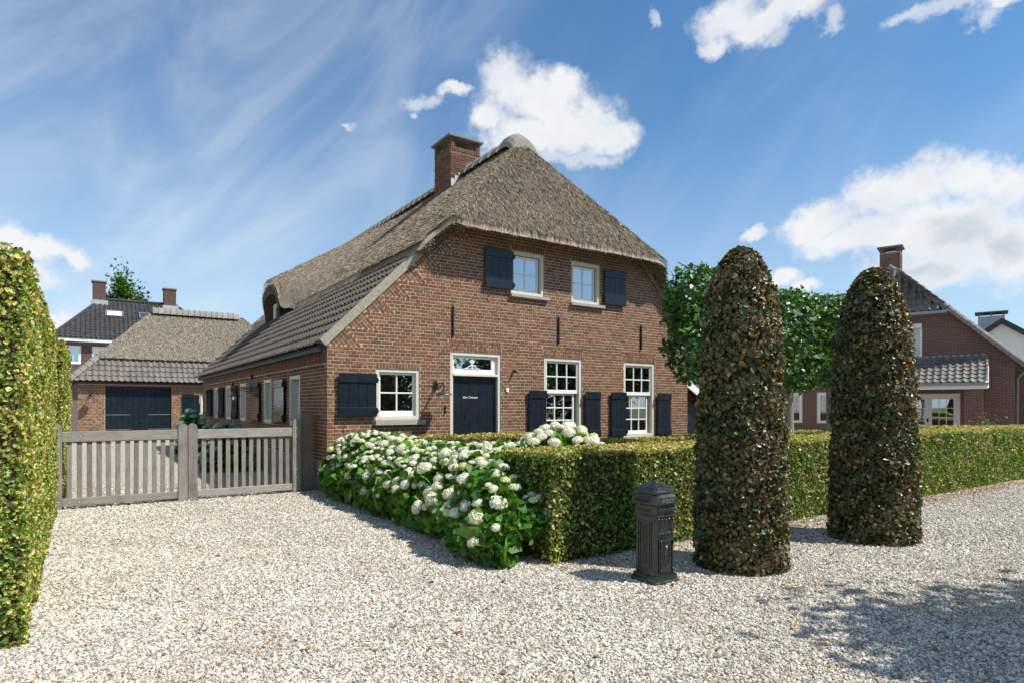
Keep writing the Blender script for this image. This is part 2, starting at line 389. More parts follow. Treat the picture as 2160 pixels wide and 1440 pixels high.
def leaf_mat(name, rough=.42, trans=.28, spec=.45):
    m, t = mat(name)
    at = t.node('ShaderNodeAttribute', attribute_name='col', attribute_type='GEOMETRY')
    p = gp(t); n = t.noise(p, 60, 2, .5); k = t.lin(n, .3, .7, .8, 1.2)
    c = t.mix(1.0, at.outputs[0], t.node('ShaderNodeCombineColor', {0: k, 1: k, 2: k}).outputs[0], 'MULTIPLY')
    ipt(t, 'Base Color', c); ipt(t, 'Roughness', rough); ipt(t, 'Specular IOR Level', spec)
    hs = t.node('ShaderNodeHueSaturation', {'Hue': .49, 'Saturation': 1.15, 'Value': 1.5, 'Color': c})
    tl = t.node('ShaderNodeBsdfTranslucent', {0: hs.outputs[0]})
    ms = t.node('ShaderNodeMixShader', {0: trans, 1: t.b.outputs[0], 2: tl.outputs[0]})
    t.l.new(ms.outputs[0], t.o.inputs[0])
    return m
M_leaf = leaf_mat('hedge leaf'); M_leaf_lime = leaf_mat('lime leaf', .38, .3, .5); M_leaf_hyd = leaf_mat('hydrangea leaf', .45, .32)
M_leaf_top = leaf_mat('topiary leaf', .40, .14, .5)
M_petal = leaf_mat('hydrangea petal', .7, .25, .15)

PEB = [(0, (.62,.57,.47)), (.17, (.72,.685,.59)), (.33, (.50,.465,.39)), (.46, (.78,.755,.68)), (.58, (.37,.35,.31)), (.69, (.52,.455,.345)), (.78, (.24,.24,.24)), (.85, (.38,.30,.20)), (.91, (.15,.15,.155)), (.965, (.34,.21,.11))]
PEB0 = [(0, (.62,.58,.52)), (.18, (.70,.67,.62)), (.36, (.54,.50,.45)), (.50, (.74,.72,.68)), (.64, (.44,.41,.38)), (.74, (.60,.52,.42)), (.82, (.30,.29,.29)), (.88, (.40,.30,.20)), (.93, (.20,.20,.20)), (.965, (.36,.22,.13))]
m, t = mat('gravel ground'); M_gravel = m
p = gp(t)
vo = t.node('ShaderNodeTexVoronoi', {'Vector': p, 'Scale': 62, 'Randomness': 1.0}, feature='F1')
sc = t.node('ShaderNodeSeparateColor', {0: vo.outputs['Color']}).outputs[0]
c = t.ramp(sc, PEB, 'CONSTANT')
edge = t.smooth(vo.outputs['Distance'], .30, .62)
c = t.mix(t.math('MULTIPLY', edge, .62), c, (.22,.185,.145))
big = t.noise(p, .8, 4, .6); c = t.mix(t.lin(big, .45, .72, 0, .5), c, (.33,.27,.20))
ipt(t, 'Base Color', c); ipt(t, 'Roughness', .8); ipt(t, 'Specular IOR Level', .25)
bump(t, t.math('SUBTRACT', 1.0, vo.outputs['Distance']), 1.0, .012)
m, t = mat('marble chip'); M_peb = m
oi = t.node('ShaderNodeObjectInfo')
c = t.ramp(oi.outputs['Random'], PEB, 'CONSTANT'); p = gp(t)
c = t.mix(t.lin(t.noise(p, 160, 2, .6), .4, .75, 0, .3), c, (.42,.34,.25))
c = t.mix(t.lin(t.noise(p, .9, 5, .65), .45, .72, 0, .5), c, (.33,.27,.20))
ipt(t, 'Base Color', c); ipt(t, 'Roughness', .6); ipt(t, 'Specular IOR Level', .35)
m, t = mat('far grass'); M_grass = m
p = gp(t); ipt(t, 'Base Color', t.mix(t.noise(p, .7, 5, .6), (.05,.085,.02), (.11,.12,.04))); ipt(t, 'Roughness', 1.0)

# ------------------------------------------------------------------ ground
g = MB(); g.add([(-600,-600,-.03),(600,-600,-.03),(600,1200,-.03),(-600,1200,-.03)], [(0,1,2,3)]); g.build('ground', M_grass, kind='structure')
g = MB(); g.add([(-34,-16,-.004),(40,-16,-.004),(40,48,-.004),(-34,48,-.004)], [(0,1,2,3)]); g.build('gravel_drive', M_gravel, kind='structure')

def ico(sub=1):
    import bmesh
    bm = bmesh.new(); bmesh.ops.create_icosphere(bm, subdivisions=sub, radius=1.0)
    v = np.array([x.co[:] for x in bm.verts]); f = np.array([[q.index for q in x.verts] for x in bm.faces]); bm.free()
    return v, f

# ------------------------------------------------------------------ brick layout
CRS = .067
def cut(iv, holes):
    for a, b in holes:
        nx = []
        for x0, x1 in iv:
            if b <= x0 or a >= x1: nx.append((x0, x1)); continue
            if a > x0: nx.append((x0, a))
            if b < x1: nx.append((b, x1))
        iv = nx
    return iv
def courses(u0f, u1f, z0, z1, holes=(), L=.222, H=.111, crs=CRS, j=.0128, bond='cross', start=0):
    out = []; k = start; z = z0
    while z+crs*.9 <= z1+1e-6:
        zc = z+crs/2; a, b = u0f(zc), u1f(zc)
        iv = cut([(a, b)], [(h[0], h[1]) for h in holes if h[2] < zc+.01 and h[3] > zc-.01])
        if bond == 'cross':
            if k % 2: step, off = H, 0
            else: step, off = L, (L/2 if (k//2) % 2 else 0)+H/2
        else: step, off = L, (L/2 if k % 2 else 0)
        for x0, x1 in iv:
            n = math.floor((x0-off)/step); x = n*step+off
            while x < x1:
                p0, p1 = max(x, x0), min(x+step, x1)
                if p1-p0 > .035: out.append(((p0+p1)/2, zc, p1-p0-j, crs-j, 0))
                x += step
        z += crs; k += 1
    return out
def soldier(u0, u1, z0, h, fan=.0, two=False, w=.066, j=.013):
    out = []; n = max(1, round((u1-u0)/w)); ww = (u1-u0)/n; mid = (u0+u1)/2
    for i in range(n):
        uc = u0+(i+.5)*ww; k = (uc-mid)/((u1-u0)/2); ang = -k*fan
        if two:
            sp = .36 if i % 2 else .64
            for a, b in ((0, sp), (sp, 1)):
                hh = h*(b-a); cz = h*(a+b)/2
                out.append((uc+k*math.tan(fan)*cz, z0+cz, (ww*(1+.22*cz/h) if fan else ww)-j, hh-j, ang))
        else: out.append((uc+k*math.tan(fan)*h/2, z0+h/2, ww-j, h-j, ang))
    return out
UB_V = [(-.5,-.5,-.3),(.5,-.5,-.3),(.5,.5,-.3),(-.5,.5,-.3),(-.5,-.5,.55),(.5,-.5,.55),(.5,.5,.55),(-.5,.5,.55),(-.475,-.40,1),(.47,-.42,1),(.475,.41,1),(-.465,.39,1)]
UB_F = [np.array([(0,1,5,4),(1,2,6,5),(2,3,7,6),(3,0,4,7),(4,5,9,8),(5,6,10,9),(6,7,11,10),(7,4,8,11),(8,9,10,11)])]
def bmats(lay, O, X, N, proud=.006):
    """layout in wall coords -> 4x4s whose x,y,z are along, up, out"""
    Z = Vector((0, 0, 1)); X = Vector(X); N = Vector(N); O = Vector(O); out = []
    for u, z, wd, h, a in lay:
        a += random.gauss(0, .006)
        Xa = X*math.cos(a)+Z*math.sin(a); Za = -X*math.sin(a)+Z*math.cos(a)
        pr = proud*random.uniform(.55, 1.35); c = O+X*(u+random.gauss(0, .0015))+Z*(z+random.gauss(0, .0012))
        wd *= random.uniform(.975, 1.01); h *= random.uniform(.92, 1.03)
        out.append(Matrix(((Xa.x*wd, Za.x*h, N.x*pr, c.x), (Xa.y*wd, Za.y*h, N.y*pr, c.y), (Xa.z*wd, Za.z*h, N.z*pr, c.z), (0,0,0,1))))
    return out
def wall_slab(mb, u0f, u1f, zs, holes, y0, y1, toP):
    """solid wall with openings; toP(u, depth, z) gives the point"""
    zz = sorted(set([z for z in zs]+[h[2] for h in holes]+[h[3] for h in holes]))
    zz = [z for z in zz if zs[0] <= z <= zs[-1]]
    for za, zb in zip(zz[:-1], zz[1:]):
        if zb-za < 1e-4: continue
        hs = sorted((h[0], h[1]) for h in holes if h[2] < (za+zb)/2 < h[3])
        e = [(u0f(za+1e-5), u0f(zb-1e-5))]
        for a, b in hs: e += [(a, a), (b, b)]
        e.append((u1f(za+1e-5), u1f(zb-1e-5)))
        for i in range(0, len(e), 2):
            (a0, a1), (b0, b1) = e[i], e[i+1]
            vs = [toP(a0, y0, za), toP(b0, y0, za), toP(b1, y0, zb), toP(a1, y0, zb), toP(a0, y1, za), toP(b0, y1, za), toP(b1, y1, zb), toP(a1, y1, zb)]
            mb.add(vs, [(0,1,2,3), (5,4,7,6), (0,4,5,1), (1,5,6,2), (2,6,7,3), (3,7,4,0)])

# ------------------------------------------------------------------ tiles
def tile_proto(wd=.205, ln=.36, lift=.03, roll=.036):
    n = 9; xs = np.linspace(-.01, wd+.012, n)
    h = roll*np.exp(-((xs-wd*.86)/(wd*.21))**2) + roll*.45*np.exp(-((xs+.0*wd)/(wd*.14))**2)
    V = []
    for y, dz in ((0, lift), (ln*.5, lift*.5), (ln+.02, .0)):
        V += [(x, y, dz+hh) for x, hh in zip(xs, h)]
    V += [(x, 0, lift+hh-.017) for x, hh in zip(xs, h)]; V += [(x, .05, lift+hh-.017) for x, hh in zip(xs, h)]
    Fq = []
    for r in range(2):
        for i in range(n-1): Fq.append((r*n+i, r*n+i+1, (r+1)*n+i+1, (r+1)*n+i))
    for i in range(n-1): Fq.append((3*n+i, 3*n+i+1, i+1, i)); Fq.append((4*n+i, 4*n+i+1, 3*n+i+1, 3*n+i))
    return V, [np.array(Fq)]
def tmats(O, U, Vd, cols, rows, wd, ln, inside=None, jit=.004):
    U = Vector(U).normalized(); Vd = Vector(Vd).normalized(); N = U.cross(Vd).normalized(); O = Vector(O); out = []
    for r in range(rows):
        for c in range(cols):
            if inside and not inside(c*wd, (c+1)*wd, r*ln, (r+1)*ln): continue
            q = O+U*(c*wd+random.gauss(0, jit*.4))+Vd*(r*ln+random.gauss(0, jit))+N*random.gauss(0, jit*.5)
            out.append(Matrix(((U.x, Vd.x, N.x, q.x), (U.y, Vd.y, N.y, q.y), (U.z, Vd.z, N.z, q.z), (0,0,0,1))))
    return out

# ------------------------------------------------------------------ foliage
LEAF = np.array([(0,0,0),(.33,.28,.10),(.36,.62,.09),(0,1,-.06),(-.36,.62,.09),(-.33,.28,.10)])
LEAFF = [np.array([(0,1,2,3),(0,3,4,5)])]
HEART = np.array([(0,0,0),(.44,.10,.07),(.50,.48,.06),(0,1.05,-.10),(-.50,.48,.06),(-.44,.10,.07)])
def leaves(name, pts, nrm, size, cols, parent, material, jitter=.7, shape=LEAF, sv=.3, droop=None, clus=None, **props):
    n = len(pts)
    N = nrm + rng.normal(0, jitter, (n, 3))
    if clus: N = N+clus[1]*np.stack([patch(pts, clus[0], 1.), patch(pts, clus[0], 5.), patch(pts, clus[0], 9.)], 1); N /= np.linalg.norm(N, axis=1)[:, None]+1e-9
    T = rng.normal(0, 1, (n, 3))
    if droop is not None: T += np.array([0, 0, -droop])
    T -= N*(T*N).sum(1)[:, None]; T /= np.linalg.norm(T, axis=1)[:, None]+1e-9
    B = np.cross(T, N); s = size*np.clip(rng.normal(1, sv, n), .4, 1.9)
    k = len(shape)
    V = pts[:, None, :] + s[:, None, None]*(shape[None, :, 0:1]*B[:, None, :]+(shape[None, :, 1:2]-.35)*T[:, None, :]+shape[None, :, 2:3]*N[:, None, :])
    Fs = [(LEAFF[0][None]+(np.arange(n)*k)[:, None, None]).reshape(-1, 4)]
    me = npmesh(name, V.reshape(-1, 3), Fs, material, cols=np.repeat(cols, k, axis=0))
    return obj(name, me, parent, kind='stuff', **props)
def patch(p, sc=1.0, seed=0.):
    x, y, z = (p*sc).T
    return (np.sin(1.7*x+seed+1.3*np.sin(2.1*z+y))+np.sin(2.3*y+1.1*z+seed*2)+np.sin(3.1*z-1.9*x+seed*3)+.7*np.sin(5.3*x+4.1*y+3.7*z))/3.7
def palette(n, cols, wts):
    idx = rng.choice(len(cols), n, p=np.array(wts)/sum(wts)); c = np.array(cols)[idx]
    return c*rng.uniform(.75, 1.25, (n, 1))
GREENS = [(.07,.16,.02), (.12,.22,.028), (.21,.29,.04), (.04,.10,.018), (.33,.38,.06)]
TANS = [(.50,.43,.13), (.58,.50,.18), (.42,.31,.09), (.48,.48,.11), (.30,.17,.05)]
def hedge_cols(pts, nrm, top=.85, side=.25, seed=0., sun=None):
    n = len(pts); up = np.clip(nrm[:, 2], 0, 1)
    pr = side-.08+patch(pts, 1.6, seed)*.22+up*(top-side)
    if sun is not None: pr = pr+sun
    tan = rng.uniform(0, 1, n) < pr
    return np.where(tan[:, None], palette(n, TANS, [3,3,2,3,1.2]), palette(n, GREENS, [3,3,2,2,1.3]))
def box_hedge(label, M, x0, x1, y0, y1, h, faces, size, dens, group=None, top=.85, side=.25, sub=0., seed=0., bulge=.03, bright=1.0):
    """clipped hedge in frame M; faces: dict name -> density factor"""
    root = empty('hedge', label, 'hedge', None, group)
    root.location = M @ Vector(((x0+x1)/2, (y0+y1)/2, 0)); inv = root.location
    Mn = np.array(M); P = []; Nn = []
    spec = {'top': ((x0,x1),(y0,y1),None,(0,0,1)), 'front': ((x0,x1),y0,(0,h),(0,-1,0)), 'back': ((x0,x1),y1,(0,h),(0,1,0)), 'left': (x0,(y0,y1),(0,h),(-1,0,0)), 'right': (x1,(y0,y1),(0,h),(1,0,0))}
    for k, fd in faces.items():
        a, b, c, nn = spec[k]
        area = (x1-x0)*(y1-y0) if k == 'top' else ((x1-x0) if k in ('front', 'back') else (y1-y0))*h
        n = int(area*dens*fd)
        q = np.zeros((n, 3))
        q[:, 0] = rng.uniform(*a, n) if isinstance(a, tuple) else a
        q[:, 1] = rng.uniform(*b, n) if isinstance(b, tuple) else b
        q[:, 2] = h if c is None else rng.uniform(*c, n)
        wv = patch(q, 3.0, seed+2)*bulge+patch(q, 11., seed+5)*.014
        q += np.array(nn)*(wv-np.abs(rng.normal(0, size*.75, n))+size*.25)[:, None]
        P.append(q); Nn.append(np.tile(nn, (n, 1)).astype(float))
    q = np.concatenate(P); nn = np.concatenate(Nn)
    keep = q[:, 2] > .0; q, nn = q[keep], nn[keep]
    wq = (Mn[:3, :3] @ q.T).T+Mn[:3, 3]; wn = (Mn[:3, :3] @ nn.T).T
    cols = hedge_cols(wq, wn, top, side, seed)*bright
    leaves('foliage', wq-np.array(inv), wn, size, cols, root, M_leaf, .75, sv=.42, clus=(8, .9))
    i = size*1.5
    c = MB(); c.box(x0+i, x1-i, y0+i, y1-i, 0, h-i, Matrix.Translation(-inv) @ M); c.build('twig_core', M_twig, root)  # opaque dark core added to block light through the leaves
    return root

# ================================================================== FARMHOUSE
house = empty('farmhouse', 'brick farmhouse with grey thatched roof and dark blue shutters', 'farmhouse', HM)
VZ = 2.72
def gl_(z): return 0. if z < VZ else (z-VZ)/.988
def gr_(z): return 9.92 if z < 3.5 else 9.92-(z-3.5)
WINS = { # t0,t1,z0,z1
 'w1': (.94,1.865,1.335,2.338), 'door': (2.56,3.815,.12,2.745), 'w2': (4.997,6.138,.82,2.73), 'w3': (7.513,8.637,.82,2.724),
 'w4': (4.087,4.995,4.07,5.04), 'w5': (5.807,6.708,4.04,5.03)}
holes = [v for v in WINS.values()]
arch = [(.905,1.90,2.338,2.338+.134), (2.50,3.875,2.745,2.745+.268), (4.93,6.205,2.73,2.73+.268), (7.45,8.70,2.724,2.724+.268), (4.06,5.02,5.04,5.04+.134), (5.78,6.735,5.03,5.03+.134)]
ZO = VZ-40*CRS   # course grid passes through the eaves
arch = [(a_, b_, z0_, ZO+round((z1_-ZO)/CRS)*CRS) for a_, b_, z0_, z1_ in arch]
# --- wall bodies
sw_holes = [(1.79,2.61), (4.27,5.05), (7.26,8.04), (9.52,10.33), (11.89,12.60)]
SWZ = (1.21, 2.25)
b = MB()
wall_slab(b, gl_, gr_, [.0, VZ, 3.5, 5.95], holes, 0., .3, lambda u, y, z: (u, y, z))
wall_slab(b, lambda z: -15.4, lambda z: -.3, [.0, 2.62], [(-c1, -a1, SWZ[0], SWZ[1]) for a1, c1 in sw_holes], 0., .3, lambda u, y, z: (y, -u, z))
b.box(9.62, 9.92, .3, 15.4, 0, 3.4); b.prism([(0,0),(9.92,0),(9.92,3.4),(5.4,7.6),(0,2.6)], 15.1, 15.4)
b.build('wall', M_mortar, house)
b = MB(); b.box(-.016, 0, -.016, 15.41, 0, .55); b.box(0, 2.5, -.016, 0, 0, .50); b.box(3.87, 9.93, -.016, 0, 0, .50); b.build('plinth', M_plinth, house)
# --- brick layout of the gable
TO = 5*CRS
lay = []
hz = list(holes)
for (a, b_, z0, z1), wn in zip(arch, WINS.values()):
    kk = .17 if z1-z0 > .2 else .06; m_ = round((z1-z0)/CRS)
    for i in range(m_): hz.append((wn[0]-math.tan(kk)*(i+.5)*CRS, wn[1]+math.tan(kk)*(i+.5)*CRS, z0+i*CRS, min(z0+(i+1)*CRS, z1-.015)))
def left_in(z):
    if z < VZ: return 0.
    k = math.floor((z-VZ)/TO); zb = VZ+(k+1)*TO
    return gl_(zb)+(zb-z)
def right_in(z):
    if z < 3.52: return 9.92
    k = math.floor((z-3.52)/TO); zb = 3.52+(k+1)*TO
    return gr_(zb)-(zb-z)
lay += courses(left_in, right_in, ZO+7*CRS, 5.75, hz)
def teeth(z_start, side, zmax):
    out = []; k = 0
    while z_start+(k+1)*TO < zmax:
        za = z_start+k*TO; zb = za+TO
        A = Vector((gl_(za+1e-4) if side > 0 else gr_(za+1e-4), za)); B = Vector((gl_(zb) if side > 0 else gr_(zb), zb))
        ax = (B-A).normalized(); inn = Vector((ax.y, -ax.x)) if side > 0 else Vector((-ax.y, ax.x)); Lt = (B-A).length
        ang = math.atan2(inn.y, inn.x)
        n = round(Lt/CRS); wv = Lt/n
        for i in range(n):
            a = (i+.5)*wv; ln = a*1.0; p = 0.
            seq = [.222, .222, .222] if i % 2 else [.111, .222, .222]
            for sgm in seq:
                q = min(p+sgm, ln)
                if q-p > .04:
                    c_ = A+ax*a+inn*((p+q)/2); out.append((c_.x, c_.y, q-p-.011, wv-.012, ang))
                p = q
                if p >= ln: break
        k += 1
    return out
lay += teeth(VZ, 1, 5.75) + teeth(3.52, -1, 5.75)
for i, (a, b_, z0, z1) in enumerate(arch):
    wn = list(WINS.values())[i]
    lay += soldier(wn[0]-.0, wn[1]+.0, z0, z1-z0, fan=(.17 if (z1-z0) > .2 else .06), two=(z1-z0) > .2)
G_m = bmats(lay, (0,0,0), (1,0,0), (0,-1,0), .006)
# --- side wall (x runs towards the gable)
hs = [(-c1, -a1, SWZ[0], SWZ[1]) for a1, c1 in sw_holes]
slay = courses(lambda z: -15.4, lambda z: 0., ZO+8*CRS, 2.31, hs, start=1)
slay += soldier(-15.4, 0, 2.40, .20)
S_m = bmats(slay, (0,0,0), (0,-1,0), (-1,0,0), .006)
dl = courses(lambda z: -15.4, lambda z: 0., 2.318, 2.388, (), L=.222, H=.111, start=1)
S_m += bmats(courses(lambda z: -15.4, lambda z: 0., 2.251, 2.32, (), start=0), (0,0,0), (0,-1,0), (-1,0,0))
S_m += bmats([q for i, q in enumerate(dl) if i % 2 == 0], (0,0,0), (0,-1,0), (-1,0,0), .04) + bmats([q for i, q in enumerate(dl) if i % 2], (0,0,0), (0,-1,0), (-1,0,0), .008)
# --- chimney: front-left corner at t 4.85, s 4.2, square .97
CT0, CT1, CS0, CS1, CZ0, CZ1 = 4.85, 5.82, 4.2, 5.17, 7.4, 9.0
chl = courses(lambda z: 0, lambda z: .97, CZ0, CZ1-.12, (), L=.222, bond='run', crs=.065) + soldier(0, .97, CZ1-.13, .13)
post = courses(lambda z: 0, lambda z: .14, CZ1, CZ1+.25, (), L=.14, bond='run', crs=.062)
chl += post + [(u+.83, z, wd, h, a) for u, z, wd, h, a in post]
C_m = bmats(chl, (CT0, CS0, 0), (1,0,0), (0,-1,0), .012) + bmats(chl, (CT0, CS1, 0), (0,-1,0), (-1,0,0), .012)
def brick_key(p):   # prefer bricks that the photograph shows: above the shrubs
    return np.where((p[:, 1] < .1) & (p[:, 2] < 1.05), 50, 0)+np.where((p[:, 0] < .1) & (p[:, 1] > .2), 4, 0)
place('brick', UB_V, UB_F, G_m+S_m+C_m, house, M_brick, 300, 'brickwork', HM, key=brick_key)
# chimney body
b = MB(); b.box(CT0, CT1, CS0, CS1, CZ0-.3, CZ1-.001)
for x in (CT0, CT1-.14):
    for y in (CS0, CS1-.14): b.box(x, x+.14, y, y+.14, CZ1, CZ1+.25)
ch = b.build('chimney', M_mortar_d, house)
MB().bbox(CT0-.09, CT1+.09, CS0-.09, CS1+.09, CZ1+.25, CZ1+.315, .01).build('chimney_cap', M_cap, ch)
for i in range(4):
    MB().box(CT0+.005+i*.12, CT0+.12+i*.12, CS0-.028, CS0-.014, 7.7+i*.0, 8.06+i*.11).build('flashing', M_lead, ch)
MB().box(CT0+.485, CT0+.75, CS0-.028, CS0-.014, 7.9, 8.42).build('flashing', M_lead, ch)
MB().box(CT0+.76, CT0+.96, CS0-.028, CS0-.014, 7.9, 8.30).build('flashing', M_lead, ch)
# --- verge
for side in (1, -1):
    mb = MB()
    if side > 0: A, B, nn = Vector((-.035, VZ-.02)), Vector((2.9, VZ+2.9*.988)), Vector((-.703, .711))
    else: A, B, nn = Vector((9.95, 3.46)), Vector((7.3, 6.1)), Vector((.707, .707))
    mb.prism([tuple(A), tuple(B), tuple(B+nn*.16), tuple(A+nn*.16)][::side], -.045, .30)
    mb.build('verge', M_verge, house)

# --- windows
def frame_box(mb, t0, t1, z0, z1, wd, y0, y1, bottom=True, ft=lambda *a: a):
    for q in ((t0, t0+wd, z0, z1), (t1-wd, t1, z0, z1), (t0+wd, t1-wd, z1-wd, z1)) + (((t0+wd, t1-wd, z0, z0+wd),) if bottom else ()):
        mb.bbox(q[0], q[1], y0, y1, q[2], q[3], .003, ft() if ft() else None)
def window(parent, M, t0, t1, z0, z1, fw, sashes, y=.02, sill=None, frame=M_cream, sash=M_white, curtain=False, room=True, name='window', back=.5, sw=.045):
    """sashes: (t0,t1,z0,z1,nx,nz,y,bottomrail)"""
    b = MB()
    for q in ((t0, t0+fw, z0, z1), (t1-fw, t1, z0, z1), (t0+fw, t1-fw, z1-fw, z1), (t0+fw, t1-fw, z0, z0+fw)):
        b.bbox(q[0], q[1], y, y+.17, q[2], q[3], .004, M)
    wn = b.build(name, frame, parent)
    for a0, a1, c0, c1, nx, nz_, yy, br in sashes:
        s = MB(); w_ = sw
        for q in ((a0, a0+w_, c0, c1), (a1-w_, a1, c0, c1), (a0+w_, a1-w_, c1-w_, c1), (a0+w_, a1-w_, c0, c0+br)): s.bbox(q[0], q[1], yy, yy+.045, q[2], q[3], .004, M)
        s.build('sash', sash, wn)
        gx0, gx1, gz0, gz1 = a0+w_, a1-w_, c0+br, c1-w_; gw = (gx1-gx0)/nx; gh = (gz1-gz0)/nz_; bw = .014
        for i in range(1, nx): MB().bbox(gx0+i*gw-bw, gx0+i*gw+bw, yy+.003, yy+.042, gz0, gz1, .003, M).build('glazing_bar', sash, wn)
        for k in range(1, nz_): MB().bbox(gx0, gx1, yy+.005, yy+.040, gz0+k*gh-bw, gz0+k*gh+bw, .003, M).build('glazing_bar', sash, wn)
        for i in range(nx):
            for k in range(nz_):
                MB().box(gx0+i*gw, gx0+(i+1)*gw, yy+.020, yy+.024, gz0+k*gh, gz0+(k+1)*gh, M).build('pane', M_glass, wn)
    if room:
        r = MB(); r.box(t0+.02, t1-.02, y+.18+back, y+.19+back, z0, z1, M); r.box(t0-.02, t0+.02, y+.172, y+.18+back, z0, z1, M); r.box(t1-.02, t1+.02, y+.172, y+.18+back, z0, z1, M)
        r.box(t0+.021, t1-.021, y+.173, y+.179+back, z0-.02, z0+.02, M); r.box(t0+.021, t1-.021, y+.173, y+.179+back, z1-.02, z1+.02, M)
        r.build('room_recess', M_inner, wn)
    if curtain:
        cu = MB(); n = 40; pts = []
        for i in range(n+1):
            u = i/n; pts.append((t0+fw+u*(t1-t0-2*fw), y+.22+.02*math.sin(u*60)))
        vs = [M @ Vector((p_[0], p_[1], zz)) for zz in (z0+fw, z1-fw) for p_ in pts]
        cu.add(vs, [(i, i+1, n+2+i, n+1+i) for i in range(n)]); cu.build('curtain', M_curtain, wn, smooth=True)
    if sill:
        MB().bbox(sill[0], sill[1], -.085, y+.10, sill[2], sill[3], .006, M).build('sill', M_stone, wn)
    return wn
I4 = Matrix.Identity(4)
def WW(k): return WINS[k]
t0, t1, z0, z1 = WW('w1'); window(house, I4, t0, t1, z0, z1, .075, [(t0+.075, t1-.075, z0+.075, z1-.075, 2, 2, .075, .10)], sill=(t0-.04, t1+.10, z0-.10, z0))
t0, t1, z0, z1 = WW('w2'); window(house, I4, t0, t1, z0, z1, .085, [(t0+.075, t1-.085, 1.90, z1-.085, 3, 2, .055, .085), (t0+.075, t1-.17, z0+.08, 1.905, 3, 3, .105, .08)])
t0, t1, z0, z1 = WW('w3'); window(house, I4, t0, t1, z0, z1, .085, [(t0+.075, t1-.085, 1.88, z1-.085, 3, 2, .055, .085), (t0+.075, t1-.17, z0+.08, 1.885, 3, 3, .105, .08)])
t0, t1, z0, z1 = WW('w4'); window(house, I4, t0, t1, z0, z1, .075, [(t0+.075, t1-.10, z0+.075, z1-.09, 2, 2, .10, .07)], sill=(t0-.05, t1+.11, z0-.07, z0))
t0, t1, z0, z1 = WW('w5'); window(house, I4, t0, t1, z0, z1, .075, [(t0+.075, t1-.10, z0+.075, z1-.09, 2, 2, .10, .07)], sill=(t0-.05, t1+.11, z0-.07, z0))
# side windows: local x -> -s, y -> t
def side_frame(s0): return Matrix(((0, 1, 0, 0), (-1, 0, 0, s0), (0, 0, 1, 0), (0, 0, 0, 1)))
SF = side_frame(0)
for a1, c1 in sw_holes:
    window(house, SF, -c1, -a1, SWZ[0], SWZ[1], .07, [(-c1+.07, -a1-.07, SWZ[0]+.07, SWZ[1]-.07, 1, 2, .165, .06)], y=.0)
# --- shutters
M_navy_g = simple('glossy shutter paint', (.009,.013,.018), .13, var=.05, spec=.45)
def shutter(M, t0, t1, z0, z1, y=-.045, hinge=1, npl=4, hook=True, rail=.17, proud=.022, M_navy=M_navy):
    root = pempty('shutter', house)
    n = npl; wd = (t1-t0)/n
    for i in range(n): MB().bbox(t0+i*wd+.0015, t0+(i+1)*wd-.0015, y-.028, y, z0, z1, .004, M).build('plank', M_navy, root)
    for a, c in ((z0-.004, z0+rail), (z1-rail, z1+.004)): MB().bbox(t0-.005, t1+.005, y-.028-proud, y-.029, a, c, .006, M).build('ledge', M_navy, root)
    hx = t1 if hinge > 0 else t0
    for zz in (z0+rail*.6, z1-rail*.7):
        MB().box(hx-.03, hx+.045, y-.062, y-.052, zz-.012, zz+.012, M).box(hx+.002, hx+.016, y-.07, y+.02, zz-.05, zz+.05, M).build('hinge', M_iron, root)
    if hook:
        hx = t0+(t1-t0)*.25 if hinge > 0 else t1-(t1-t0)*.25
        MB().tube([(hx, y, z0-.02), (hx+.01, y-.06, z0-.05), (hx-.01, y-.07, z0-.10), (hx+.03, y-.05, z0-.13)], .009, 6, M).build('holdback_hook', M_iron, root)
    return root
shutter(I4, .196, .925, 1.41, 2.215)
shutter(I4, 4.52, 5.01, .90, 1.955, npl=3, rail=.17); shutter(I4, 6.185, 6.67, .86, 1.945, hinge=-1, npl=3)
shutter(I4, 7.03, 7.53, .86, 1.945, npl=3); shutter(I4, 8.69, 9.185, .84, 1.935, hinge=-1, npl=3)
shutter(I4, 3.365, 4.085, 4.14, 4.98); shutter(I4, 6.80, 7.515, 4.09, 4.93, hinge=-1)
for s0, s1 in ((12.97,13.95), (10.57,11.3), (8.25,9.0), (5.3,6.1), (2.85,3.7)): shutter(SF, -s1, -s0, 1.24, 2.2, hinge=1, npl=3, M_navy=M_navy_g)
# --- front door
t0, t1, z0, z1 = WINS['door']
b = MB()
for q in ((t0, t0+.075, z0, z1), (t1-.075, t1, z0, z1), (t0+.075, t1-.075, z1-.085, z1)): b.bbox(q[0], q[1], .02, .17, q[2], q[3], .004)
b.bbox(t0+.07, t1-.07, .0, .15, 2.235, 2.285, .006)
door = b.build('front_door', M_cream, house)
s = MB()
for q in ((t0+.075, t0+.12, 2.29, 2.655), (t1-.21, t1-.16, 2.29, 2.655), (t0+.12, t1-.21, 2.61, 2.655), (t0+.12, t1-.21, 2.29, 2.385)): s.bbox(q[0], q[1], .07, .12, q[2], q[3], .004)
s.bbox(t1-.16, t1-.075, .08, .13, 2.285, 2.66, .004)
s.build('transom_sash', M_white, door)
MB().box(t0+.12, t1-.21, .09, .095, 2.385, 2.61).build('pane', M_glass, door)
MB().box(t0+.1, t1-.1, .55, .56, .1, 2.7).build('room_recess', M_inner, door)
o = MB()   # carved ornament in the fanlight: cross on a scrolled foot
tc = (t0+t1)/2-.07
o.box(tc-.012, tc+.012, .060, .068, 2.38, 2.60); o.box(tc-.055, tc+.055, .059, .069, 2.52, 2.575)
